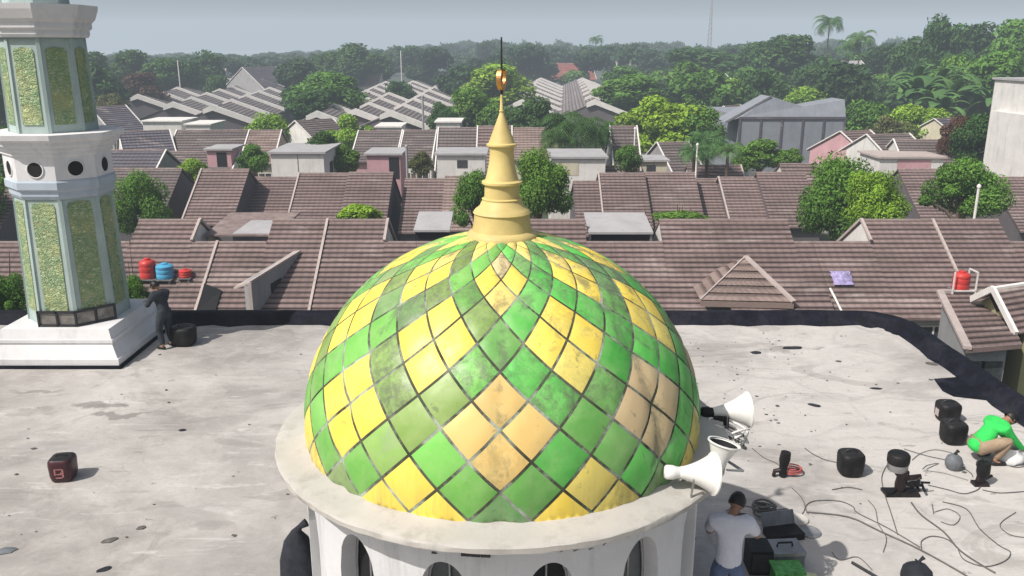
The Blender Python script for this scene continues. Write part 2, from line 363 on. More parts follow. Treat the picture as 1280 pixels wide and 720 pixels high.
# ------------------------------------------------------------------ roof deck, parapet
XR, YB, XL, YF = 9.1, 19.6, -17.0, -6.0
def deck():
    mb = MB(); nx, ny = 60, 60
    mb.box(XL, XR + .35, YF, YB + .35, -.45, 0)
    tag(mb.build('roof_deck', M['deck']), kind='structure')
    mb = MB(); mb.box(XL + .15, XR + .2, YF + .2, YB + .2, GZ, -.453)
    tag(mb.build('mosque_wall', M['plaster']), 'white outer wall of the mosque under the flat roof', 'building')
    # black coated kerb with an uneven, brushed-down lower edge, back and right sides joined by a rounded corner
    mb = MB(); path = []
    for i in range(60): path.append((XL + (XR - .9 - XL) * i / 59, YB, 0, 1))
    for i in range(1, 9):
        a = math.pi/2 * (1 - i/9); path.append((XR - .9 + .9*math.cos(a), YB - .9 + .9*math.sin(a), math.cos(a), math.sin(a)))
    for i in range(50): path.append((XR, YB - .9 - (YB - .9 - YF) * i / 49, 1, 0))
    rows = []
    for (x, y, nx_, ny_) in path:
        j = .05*rng.random(); sp = .10 + .16 * rng.random() ** 2; h = .235 + .02*rng.random()
        prof = [(-.02 - sp, .004), (-.02, .045), (.03 + j*.3, h - .07), (.10, h), (.28, h + .01), (.36, h - .05), (.37, -.44)]
        rows.append([(x + nx_*d, y + ny_*d, z) for d, z in prof])
    mb.grid(rows, 0, False)
    tag(mb.build('parapet', M['bitumen']), 'low black bitumen coated kerb around the edge of the flat roof', 'parapet')
    # bitumen flap on the deck
    mb = MB(); pts = [on(1167,474), (on(1178,489)), on(1192,496), on(1236,501), (XR-.05, on(1236,503).y, 0), (XR-.05, on(1236,470).y, 0), on(1195,472)]
    c = sum((Vector(p) for p in pts), Vector()) / len(pts)
    for i in range(len(pts)):
        a, b = Vector(pts[i]), Vector(pts[(i+1) % len(pts)]); up = Vector((0, 0, .012))
        mb.face([c + up*1.6, a + up, b + up]); mb.face([a + up, a + up*.35, b + up*.35, b + up])
    tag(mb.build('waterproofing_patch', M['bitumen']), 'dark blue-black waterproofing flap lying inside the right kerb', 'patch')
    # grey eave ledge outside the right kerb
    mb = MB(); mb.box(XR + .5, XR + 1.25, 5, 18.6, -1.0, -.55)
    tag(mb.build('side_ledge', M['greyroof']), 'grey concrete eave ledge running outside the right kerb', 'ledge')
deck()

# ------------------------------------------------------------------ dome on its drum
CX, CY, ZB = -.1, 8.4, 2.55
DR, DT, DZ = 2.05, 2.07, .20                 # radius, total height over the base, height of the widest ring
def drad(z):
    if z < DZ: return DR * math.sqrt(1 - ((z - DZ) / (DR*1.15))**2)
    q = min(1, (z - DZ) / (DT - DZ)); return DR * max(0, 1 - q**1.92)**(1/1.92)
def dome():
    root = empty('mosque_dome', (CX, CY, 0), 'large green and yellow diamond tiled dome with golden spire on a white arched drum', 'dome')
    # arclength table of the profile
    tab = [(0, 0.0, drad(0))]; s = 0; z = 0
    while z < DT - .002:
        dz = .004; r0, r1 = drad(z), drad(min(DT, z + dz)); s += math.hypot(dz, r1 - r0); z += dz
        tab.append((s, z, r1))
    def prof(s):
        lo, hi = 0, len(tab) - 1
        if s <= 0: return tab[0][1] , tab[0][2]
        if s >= tab[-1][0]: return tab[-1][1], tab[-1][2]
        while hi - lo > 1:
            m = (lo + hi) // 2
            if tab[m][0] <= s: lo = m
            else: hi = m
        t = (s - tab[lo][0]) / (tab[hi][0] - tab[lo][0])
        return tab[lo][1] + t*(tab[hi][1]-tab[lo][1]), tab[lo][2] + t*(tab[hi][2]-tab[lo][2])
    HW = 2*math.pi/48
    S = {-4: -.24, -3: .024, -2: .288, -1: .552, 0: .813, 1: 1.06, 2: 1.305, 3: 1.565, 4: 1.825, 5: 2.05, 6: 2.27, 7: 2.51, 8: 2.735, 9: 2.88, 10: 2.985}
    top, bot = 10, -4
    def pt(u, v, off):                       # u in half columns, v in levels
        v0 = max(bot, min(top - 1e-6, v)); k = math.floor(v0); s_ = S[k] + (S[k+1]-S[k])*(v0-k)
        zz, r = prof(s_); a = u * HW
        az = (math.degrees(a) + 360 + 22.5) % 45 - 22.5
        r *= 1 - .012 * math.exp(-(az/2.2)**2)           # the joints between the gores are pinched in
        z1, r1 = prof(s_ + .01); tz, tr = z1 - zz, r1 - r if False else (r1 - prof(s_)[1])
        L = math.hypot(tz, tr) or 1; nr, nz = tz/L, -tr/L
        r += off*nr; zz += off*nz
        return (r*math.sin(a), -r*math.cos(a), ZB + zz)
    # backing skin (grout)
    mb = MB(); rows = []
    nv = 90
    for k in range(nv + 1):
        v = bot + (top - bot) * k / nv; s_ = max(0, S[math.floor(min(v, top - 1e-6))])
        rows.append([pt(u/2, v, -.006) for u in range(96)])
    mb.grid(rows, 0, True)
    shell = mb.build('dome_shell', [M['grout']], root)
    # tiles
    mb = MB(); G, Y, T = (.075, .43, .065), (.84, .62, .085), (.68, .46, .16)
    r2 = random.Random(3)
    for i in range(48):
        for jj in range(bot, top):
            if (i + jj) % 2 == 0: continue               # vertices have i+j even, tiles odd
            col = None
            for (i0, j0) in ((ii, jl) for jl in range(-9, 24, 3) for ii in range(0, 48, 6)):
                ic = i0 + (3 if (j0 // 3) % 2 else 0)
                if abs(j0 - jj) + min((i - ic) % 48, (ic - i) % 48) == 1:
                    col = Y
                    if j0 == 0 and ic in (0, 6, 12): col = T
                    if j0 == 6 and ic == 0 and i == 0: col = (.70, .50, .13)
            if col is None:
                col = G; q = r2.random(); q2 = r2.random()
                col = tuple(c*(.78 + .45*q) for c in col)
                if q2 < .25: col = (col[0]*1.25 + .03, col[1]*.85, col[2]*1.2)
                if i > 24 : col = (col[0]*1.55+.03, col[1]*1.0, col[2]*1.15)  # sunlit left half: sunlight put into paler greens
                q3 = r2.random(); up_ = jj >= 3
                if (up_ and q3 < .22) or (jj == -3 and i % 6 == 0) or (up_ and 4 < i < 10 and q3 < .6): col = tuple(c*.45 + d*.5 for c, d in zip(col, (.16, .19, .13)))
            else:
                q = r2.random(); col = tuple(c*(.9 + .2*q) for c in col)
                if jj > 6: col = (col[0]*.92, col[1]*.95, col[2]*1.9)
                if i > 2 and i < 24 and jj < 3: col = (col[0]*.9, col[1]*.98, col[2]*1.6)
            mott = 0
            if col[0] < col[1]:
                qm = r2.random(); mott = max(0, (qm - (.45 if jj >= 1 else .78)) * 2.0) + (.5 if jj >= 3 and 2 < i < 11 and qm > .2 else 0)
            elif r2.random() < .14: mott = .35
            col = tuple(col[:3]) + (1 - min(1, mott),)
            g = .036; n_ = 6; q = []
            if jj + 1 > top or jj - 1 < bot: continue
            for a in range(n_ + 1):
                row = []
                for b in range(n_ + 1):
                    e, f = a/n_, b/n_                    # diamond corners: bottom, right, top, left
                    e2, f2 = g + e*(1-2*g), g + f*(1-2*g)
                    du, dv = (e2 - f2), (e2 + f2 - 1)
                    puff = .0045 * (1 - (2*e-1)**4) * (1 - (2*f-1)**4) + .001
                    if a in (0, n_) or b in (0, n_): puff = -.005
                    row.append(pt(i + du, jj + dv, puff))
                q.append(row)
            # drop faces that would sink under the ledge
            if all(p[2] < ZB - .01 for r_ in q for p in r_): continue
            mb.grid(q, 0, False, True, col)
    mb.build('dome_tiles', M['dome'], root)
    # ledge ring
    mb = MB(); LR = 2.36; wob = random.Random(5)
    prof_ = [(1.9, -.13), (LR - .16, -.12), (LR - .12, -.075), (LR - .02, -.07), (LR, -.06), (LR + .002, -.012), (LR - .012, 0.0), (LR - .12, .004), (2.06, .03), (1.98, .06), (1.9, .06)]
    rows = []
    for r, z in prof_:
        rows.append([((r + (.022*wob.random()**3*-1 if r > 2.3 else 0) + .004*wob.uniform(-1, 1)) * math.sin(2*math.pi*k/128), -(r + .0*wob.random())*math.cos(2*math.pi*k/128), ZB - .02 + z + .006*wob.uniform(-1, 1)) for k in range(128)])
    mb.grid(rows, 0, True); mb.build('ledge', M['ledge'], root, 40)
    # drum wall with recessed arched windows
    NWIN = 14; RD = 2.08; ph = R(12.1); half = R(6.6); zs, zt = .75, 1.76
    def cyl(a, r, z): return (r*math.sin(a), -r*math.cos(a), z)
    mb = MB(); wn = 14; step = 2*math.pi/NWIN
    Z0, Z1 = 0.0, ZB - .15
    arch = []
    for k in range(wn + 1):
        t = -1 + 2*k/wn; arch.append((t*half, zt + .42*math.sqrt(max(0, 1 - t*t)) ** 1.0))
    for w_ in range(NWIN):
        a0 = ph + w_*step
        for k in range(6):                               # pier between this window and the next
            u0 = a0 + half + (step - 2*half)*k/6; u1 = a0 + half + (step - 2*half)*(k+1)/6
            mb.face([cyl(u0, RD, Z0), cyl(u1, RD, Z0), cyl(u1, RD, Z1), cyl(u0, RD, Z1)], 0, None, None, False)
        for k in range(wn):
            (t0, h0), (t1, h1) = arch[k], arch[k+1]
            mb.face([cyl(a0+t0, RD, Z0), cyl(a0+t1, RD, Z0), cyl(a0+t1, RD, zs), cyl(a0+t0, RD, zs)])
            mb.face([cyl(a0+t0, RD, h0), cyl(a0+t1, RD, h1), cyl(a0+t1, RD, Z1), cyl(a0+t0, RD, Z1)])
            mb.face([cyl(a0+t0, RD, h0), cyl(a0+t0, RD-.2, h0), cyl(a0+t1, RD-.2, h1), cyl(a0+t1, RD, h1)])
            mb.face([cyl(a0+t0, RD, zs), cyl(a0+t1, RD, zs), cyl(a0+t1, RD-.2, zs), cyl(a0+t0, RD-.2, zs)])
        for sg in (-1, 1):
            u = a0 + sg*half; mb.face([cyl(u, RD, zs), cyl(u, RD-.2, zs), cyl(u, RD-.2, zt), cyl(u, RD, zt)])
    mb.build('drum_wall', M['drumwhite'], root)
    for w_ in range(NWIN):
        a0 = ph + w_*step; mb = MB()
        mb.face([cyl(a0+t, RD-.19, h) for t, h in arch[::-1]] + [cyl(a0-half, RD-.19, zs), cyl(a0+half, RD-.19, zs)])
        win = mb.build('window', M['shade_glass'] if w_ % 3 else M['dark'], root)
        mb = MB()
        pts = [cyl(a0+t*.97, RD-.175, h-.012) for t, h in arch]; pts = [cyl(a0-half*.97, RD-.175, zs)] + pts + [cyl(a0+half*.97, RD-.175, zs)]
        mb.tube(pts, .016, 5); mb.tube([cyl(a0, RD-.175, zs), cyl(a0, RD-.175, zt+.41)], .012, 5)
        mb.build('window_frame', M['metal'], win)
    # a flaking dark plate under the ledge
    mb = MB(); a = R(-9)
    for k in range(3):
        aa = a + k*R(2.3); mb.hexa([cyl(aa, RD+.003, 2.28), cyl(aa+R(2.2), RD+.003, 2.28), cyl(aa+R(2.2), RD+.035, 2.28), cyl(aa, RD+.035, 2.28)], [cyl(aa, RD+.003, 2.36), cyl(aa+R(2.2), RD+.003, 2.36), cyl(aa+R(2.2), RD+.035, 2.36), cyl(aa, RD+.035, 2.36)])
    mb.build('junction_plate', M['darkmetal'], root)
    # rain streaks and flaked paint below the ledge on the right, as thin chips
    mb = MB(); rr = random.Random(11)
    for k in range(46):
        aa = R(rr.uniform(14, 60)) if k < 34 else R(rr.uniform(-42, -8)); zz = rr.uniform(2.24, 2.385); l = R(rr.uniform(.4, 2.4)); hgt = rr.uniform(.008, .035)
        mb.face([cyl(aa, RD+.004, zz), cyl(aa+l, RD+.004, zz+rr.uniform(0, .03)), cyl(aa+l*.9, RD+.004, zz+hgt), cyl(aa+l*.2, RD+.004, zz+hgt*1.2)])
    mb.build('flaked_paint', M['grimepatch'], root)
    # golden spire
    sp = MB()
    prof_ = [(.36, 4.55), (.355, 4.60), (.34, 4.625), (.30, 4.65), (.285, 4.72), (.275, 4.81), (.29, 4.825), (.275, 4.85), (.265, 4.86), (.225, 4.89), (.195, 4.95), (.20, 4.965), (.175, 4.975), (.17, 5.10),
             (.20, 5.115), (.20, 5.135), (.165, 5.15), (.15, 5.20), (.125, 5.32), (.118, 5.42), (.125, 5.475), (.15, 5.485), (.15, 5.50), (.128, 5.512), (.02, 5.80), (.026, 5.815), (.018, 5.83), (.011, 5.97)]
    sp.lathe(prof_, 40, 0, None, True); s_ = sp.build('spire', M['gold'], root, 38)
    mb = MB(); mb.tube([(0, 0, 5.97), (0, 0, 6.5)], [.012, .008], 6); mb.build('spire_rod', M['darkmetal'], s_)
    mb = MB(); rows = []; Mx = Matrix.Rotation(R(74), 4, 'Z')       # crescent, open side up, seen nearly edge on
    for k in range(25):
        t = R(-235 + 290*k/24); wdt = .045*math.sin(math.pi*k/24) + .006; r = .098
        c, s2 = math.cos(t), math.sin(t); z0 = 6.115
        rows.append([Mx @ Vector(((r-wdt)*c, -.022, z0+(r-wdt)*s2)), Mx @ Vector((r*1.08*c, -.022, z0+r*1.08*s2)), Mx @ Vector((r*1.08*c, .022, z0+r*1.08*s2)), Mx @ Vector(((r-wdt)*c, .022, z0+(r-wdt)*s2))])
    mb.grid(rows, 0, True, False); mb.build('crescent', M['copper'], s_)
M['grout'] = simple('grout', (.055, .06, .038), .8, var=.6, sc=5, dirt=((.50, .56, .46), 1.0))  # pale patches are whitish joint highlights painted into the grout
M['grimepatch'] = simple('grime', (.06, .058, .055), .9)
dome()

# ------------------------------------------------------------------ minaret
def minaret():
    X0, Y0 = -9.5, 17.95
    root = empty('minaret', (X0, Y0, 0), 'tall octagonal minaret with carved green panels on a white stepped base', 'minaret')
    mb = MB()
    def sq(prof):
        for (h0, z0), (h1, z1) in zip(prof, prof[1:]):
            a = [(-h0,-h0,z0),(h0,-h0,z0),(h0,h0,z0),(-h0,h0,z0)]; b = [(-h1,-h1,z1),(h1,-h1,z1),(h1,h1,z1),(-h1,h1,z1)]
            for i in range(4):
                j = (i+1) % 4; mb.face([a[i], a[j], b[j], b[i]])
        h, z = prof[-1]; mb.face([(-h,-h,z),(h,-h,z),(h,h,z),(-h,h,z)])
    sq([(1.36, .07), (1.36, .20), (1.33, .22), (1.18, .49), (1.21, .50), (1.21, .57), (1.18, .58), (1.12, .78)])
    mb.build('base', M['min_base'], root)
    mb = MB(); mb.box(-1.40, 1.40, -1.40, 1.40, 0.002, .068); mb.build('footing', M['bitumen'], root)
    A8 = R(22.5); OS = .91
    def octa(mb, prof, m=0, cap=True):
        rows = [[(OS*r*math.sin(A8 + k*math.pi/4), -OS*r*math.cos(A8 + k*math.pi/4), z) for k in range(8)] for r, z in prof]
        mb.grid(rows, m, True, False)
        if cap: mb.face(rows[-1], m)
    def shaft(name, r0, r1, z0, z1, pm):
        mb = MB(); octa(mb, [(r0/OS, z0), (r1/OS, z1)]); sh = mb.build(name, M['min_grey'], root)
        for k in range(8):                                # one carved panel per face, framed by a raised fillet
            a = k*math.pi/4; ap0, ap1 = r0*math.cos(A8), r1*math.cos(A8); hw = r0*math.sin(A8)*.62
            Mx = Matrix.Rotation(a, 4, 'Z'); za, zb = z0 + pm[0], z1 - pm[1]
            ya = -(ap0 + (ap1-ap0)*pm[0]/(z1-z0)); yb = -(ap1 + (ap0-ap1)*pm[1]/(z1-z0))
            mb = MB(); n_ = 10; rr = []
            t = .018
            out = [(-hw, za), (hw, za), (hw, zb-.08), (hw*.86, zb-.02), (hw*.3, zb), (0, zb+.01), (-hw*.3, zb), (-hw*.86, zb-.02), (-hw, zb-.08)]
            yy = lambda z: ya + (yb-ya)*(z-za)/(zb-za)
            mb.face([Mx @ Vector((x, yy(z)-t, z)) for x, z in out])
            for i in range(len(out)):
                (xa, z_a), (xb, z_b) = out[i], out[(i+1) % len(out)]
                mb.face([Mx @ Vector((xa, yy(z_a)+.02, z_a)), Mx @ Vector((xb, yy(z_b)+.02, z_b)), Mx @ Vector((xb, yy(z_b)-t, z_b)), Mx @ Vector((xa, yy(z_a)-t, z_a))])
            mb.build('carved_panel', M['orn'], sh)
        mb = MB()
        for k in range(8):                                # corner ribs
            a = A8 + k*math.pi/4
            mb.bar((r0*1.0*math.sin(a), -r0*1.0*math.cos(a), z0), (r1*math.sin(a), -r1*math.cos(a), z1), .07, .04, 0, (math.sin(a), -math.cos(a), 0))
        mb.build('corner_rib', M['min_grey'], sh)
    shaft('shaft', .995, .93, .781, 3.50, (.28, .12))
    mb = MB(); octa(mb, [(1.06, 3.45), (1.10, 3.52), (1.10, 3.60), (1.16, 3.66), (1.16, 3.80), (1.12, 3.84)]); mb.build('lower_cornice', M['min_blue'], root)
    mb = MB(); octa(mb, [(1.12, 3.842), (1.12, 4.30), (1.17, 4.34), (1.17, 4.40), (1.24, 4.44), (1.24, 4.49), (1.34, 4.54), (1.34, 4.60), (1.44, 4.66), (1.46, 4.76)]); ba = mb.build('balcony', M['min_white'], root)
    for k in range(8):                                    # two round openings on every face
        a = k*math.pi/4
        for sx in (0,):
            Mx = Matrix.Rotation(a, 4, 'Z') @ Matrix.Translation((sx*.0 if False else sx, -1.12*OS*math.cos(A8) - .004, 4.06)) @ Matrix.Rotation(R(90), 4, 'X')
            mb = MB(); mb.lathe([(.0, .004), (.15, .004)], 20, 0, Mx); mb.lathe([(.15, -.02), (.15, .014), (.175, .014), (.175, -.02)], 20, 1, Mx)
            mb.build('round_opening', [M['dark'], M['min_white']], ba)
    shaft('upper_shaft', .82, .785, 4.765, 6.66, (.16, .25))
    mb = MB(); octa(mb, [(.95, 6.6), (.99, 6.66), (.99, 6.74), (1.05, 6.78), (1.05, 6.88), (1.13, 6.95), (1.20, 7.12), (1.22, 7.22)]); mb.build('upper_cornice', M['min_white'], root)
    mb = MB(); octa(mb, [(.66, 7.225), (.62, 9.4), (.85, 9.5), (.85, 9.7), (.4, 10.2), (.05, 12.0)]); mb.build('turret', M['min_grey'], root)
    # low metal frame standing round the foot of the shaft
    mb = MB(); r = 1.02; ps = [(r*math.sin(A8+k*math.pi/4), -r*math.cos(A8+k*math.pi/4)) for k in range(8)]
    for k in (0,):
        (xa, ya), (xb, yb) = ps[k-1] if k else ps[7], ps[k]
        for z in (.80, 1.10): mb.bar((xa, ya-.02, z), (xb, yb-.02, z), .04, .05)
        for t in (0, .5, 1): mb.bar((xa+(xb-xa)*t, ya+(yb-ya)*t-.02, .78), (xa+(xb-xa)*t, ya+(yb-ya)*t-.02, 1.12), .04)
    (xa, ya), (xb, yb) = ps[0], ps[1]
    for z in (.80, 1.10): mb.bar((xa, ya-.02, z), (xb+.02, yb, z), .04, .05)
    for t in (.5, 1): mb.bar((xa+(xb-xa)*t+.015, ya+(yb-ya)*t-.01, .78), (xa+(xb-xa)*t+.015, ya+(yb-ya)*t-.01, 1.12), .04)
    ff = mb.build('foot_frame', M['darkmetal'], root)
    mb = MB()
    for i_, j_ in ((7, 0), (0, 1)):
        (xa, ya), (xb, yb) = ps[i_], ps[j_]
        mb.face([(xa*1.004, ya*1.004-.004, .83), (xb*1.004, yb*1.004-.004, .83), (xb*1.004, yb*1.004-.004, 1.08), (xa*1.004, ya*1.004-.004, 1.08)])
    mb.build('pane', M['winglass2'], ff)
minaret()

# ------------------------------------------------------------------ houses
def slope(mb, x0, x1, ya, za, yb, zb, course=.42, lift=.045, m=0, uo=0.0, flip=False, axis='X'):
    # stepped tile courses from the eave (ya,za) up to the ridge (yb,zb)
    L = math.hypot(yb-ya, zb-za); k = max(2, round(L/course)); U = lambda x: x/.35 + uo
    for i in range(k):
        t0, t1 = i/k, (i+1)/k
        y0, z0, y1, z1 = ya+(yb-ya)*t0, za+(zb-za)*t0 + lift, ya+(yb-ya)*t1, za+(zb-za)*t1
        q = [(x0, y0, z0), (x1, y0, z0), (x1, y1, z1), (x0, y1, z1)]; uv = [(U(x0), i), (U(x1), i), (U(x1), i+.999), (U(x0), i+.999)]
        if flip: q = q[::-1]; uv = uv[::-1]
        mb.face(q, m, uv)
        r = [(x0, y0, z0-lift), (x1, y0, z0-lift), (x1, y0, z0), (x0, y0, z0)]
        uvr = [(U(x0), i+.3)]*4
        if flip: r = r[::-1]
        mb.face(r, m, uvr)
    a, b = (x0, x1)
    # underside
    q = [(x0, ya, za-.07), (x0, yb, zb-.07), (x1, yb, zb-.07), (x1, ya, za-.07)]
    mb.face(q if not flip else q[::-1], m, [(0, .3)]*4)
    mb.face([(x0, ya, za-.07), (x1, ya, za-.07), (x1, ya, za), (x0, ya, za)], m, [(0, .3)]*4)
    for x in (x0, x1): mb.face([(x, ya, za-.07), (x, ya, za+.01), (x, yb, zb+.01), (x, yb, zb-.07)], m, [(0, .3)]*4)

def house(name, label, cat, X0, X1, yf, yr, yb, ze, zr, tile, wall, loc=(0, 0), rz=0, verge=(1, 1), high=None, group=None, caps='cement', firewall=None, wins=True, course=.42, gz=GZ, hv=(0, 0)):
    # ridge along local x; front eave yf, ridge yr, back eave yb; high=(xa,xb,yr2,zr2) a taller stretch of the same roof
    cx, cy = (X0+X1)/2, (yf+yb)/2
    root = empty(name, (loc[0]+cx, loc[1]+cy, gz) if rz == 0 else (loc[0], loc[1], gz), label, cat, rz, group)
    ox, oy = cx, cy
    P = lambda x: x-ox
    Q = lambda y: y-oy
    ov = .35; k = (zr-ze)/(yr-yf); e = ze-gz; r_ = zr-gz
    x0, x1 = P(X0), P(X1); f, y_, b = Q(yf), Q(yr), Q(yb)
    mb = MB(); inn = .12
    wf, wb = f+ov, b-ov; zf = e+ov*k-.08; kb = (zr-ze)/(yb-yr); zb_ = e+ov*kb-.08
    prof = [(wf, 0), (wf, zf), (y_, r_-.1), (wb, zb_), (wb, 0)]
    A = [(x0+inn, y, z) for y, z in prof]; B = [(x1-inn, y, z) for y, z in prof]
    mb.face(A); mb.face(B[::-1])
    mb.face([A[0], B[0], B[1], A[1]]); mb.face([A[3], B[3], B[4], A[4]])
    if high:
        xa, xb, y2, z2 = P(high[0]), P(high[1]), Q(high[2]), high[3]-gz
        yb2 = y2 + (z2-e)/k
        for x in (xa+.05, xb-.05):
            mb.face([(x, y_-.3, r_-.25), (x, y2, z2-.1), (x, min(yb2, b+2.5), max(e, z2-.1-(min(yb2, b+2.5)-y2)*k)), (x, b, e), (x, y_+.2, r_-.3)])
    mb.build('wall', wall, root)
    mb = MB(); uo = rng.random()*10
    if high:
        segs = [(x0, xa), (xa, xb), (xb, x1)]
        for i, (p, q) in enumerate(segs):
            if q-p < .05: continue
            yy, zz = (y2, z2) if i == 1 else (y_, r_)
            slope(mb, p, q, f, e, yy, zz, course, uo=uo); 
            bb, zz2 = (min(yb2, b+2.5), max(e, z2-(min(yb2, b+2.5)-y2)*k)) if i == 1 else (b, e)
            slope(mb, p, q, bb, zz2, yy, zz, course, uo=uo, flip=True)
    else:
        slope(mb, x0, x1, f, e, y_, r_, course, uo=uo); slope(mb, x0, x1, b, e, y_, r_, course, uo=uo, flip=True)
    rf = mb.build('roof', tile, root)
    mb = MB(); segs = [(x0, x1, y_, r_)]
    if high: segs = [s for s in ((x0, xa, y_, r_), (xa, xb, y2, z2), (xb, x1, y_, r_)) if s[1]-s[0] > .05]
    for (p, q, yy, zz) in segs:
        mb.tube([(p, yy, zz-.01), (q, yy, zz-.01)], .085, 8)
    mb.build('ridge_cap', M['tile_cap'], rf)
    cm = M[caps]
    for i, x in ((0, x0), (1, x1)):
        if not verge[i]: continue
        yy, zz = y_, r_
        if high and abs(x-(xa if i == 0 else xb)) < .4: yy, zz = y2, z2
        mb = MB(); mb.bar((x, f+.02, e+.07), (x, yy, zz+.07), .11, .09); mb.bar((x, yy, zz+.07), (x, b, e+.07), .11, .09)
        mb.build('verge_cap', cm, rf)
    if high:
        for i, x in ((0, xa), (1, xb)):
            if not hv[i]: continue
            mb = MB(); mb.bar((x, y_-.1, r_+.12), (x, y2, z2+.06), .12, .12); mb.bar((x, y2, z2+.06), (x, min(yb2, b+2.5), max(e, z2-(min(yb2, b+2.5)-y2)*k)+.06), .12, .12)
            mb.build('verge_cap', cm, rf)
    if firewall:
        fw = .7; fh = firewall
        for x in (x0,):
            mb = MB(); bb_ = y_+(b-y_)*.22; eb = r_+(e-r_)*.22; lo = [(f-.15, e-.25), (f-.15, e+fh), (y_, r_+fh), (bb_, eb+fh*.8), (bb_, eb-.25), (y_, r_-.35)]
            A = [(x-fw/2, y, z) for y, z in lo]; B = [(x+fw/2, y, z) for y, z in lo]
            for i in range(6): mb.face([A[i], A[(i+1) % 6], B[(i+1) % 6], B[i]])
            for S_ in (A, B): mb.face([S_[0], S_[1], S_[2], S_[5]]); mb.face([S_[5], S_[2], S_[3], S_[4]])
            mb.build('firewall', M['white_cap'], root)
    if wins:
        wdt = x1-x0
        for t in (.22, .72):
            xc = x0+wdt*t; mb = MB(); mb.box(xc-.55, xc+.55, wf-.03, wf+.02, .95, 2.15); w_ = mb.build('window', M['winglass'], root)
            mb = MB()
            for xx in (xc-.58, xc, xc+.58): mb.box(xx-.035, xx+.035, wf-.06, wf-.031, .95, 2.15)
            for zz in (.9, 2.15): mb.box(xc-.62, xc+.62, wf-.065, wf-.031, zz, zz+.06)
            mb.build('window_frame', M['white_cap'], w_)
        xc = x0+wdt*.47; mb = MB(); mb.box(xc-.45, xc+.45, wf-.035, wf+.02, 0.02, 2.1); mb.build('door', M['bark'], root)
    return root
M['tile_cap'] = simple('ridge_tile', (.20, .15, .14), .8, var=.3, sc=3, dirt=((.36, .3, .28), .5))

def ground():
    mb = MB(); n_ = 40
    mb.face([(-2500, -300, GZ-.02), (2500, -300, GZ-.02), (2500, 4500, GZ-.02), (-2500, 4500, GZ-.02)])
    tag(mb.build('ground', M['lawn']), kind='structure')
    mb = MB()
    for (y0, y1) in ((28, 31.5), (46.5, 49), (63, 66), (80, 83)): mb.box(-120, 120, y0, y1, GZ-.1, GZ-.004)
    tag(mb.build('road', M['road']), kind='structure')
ground()

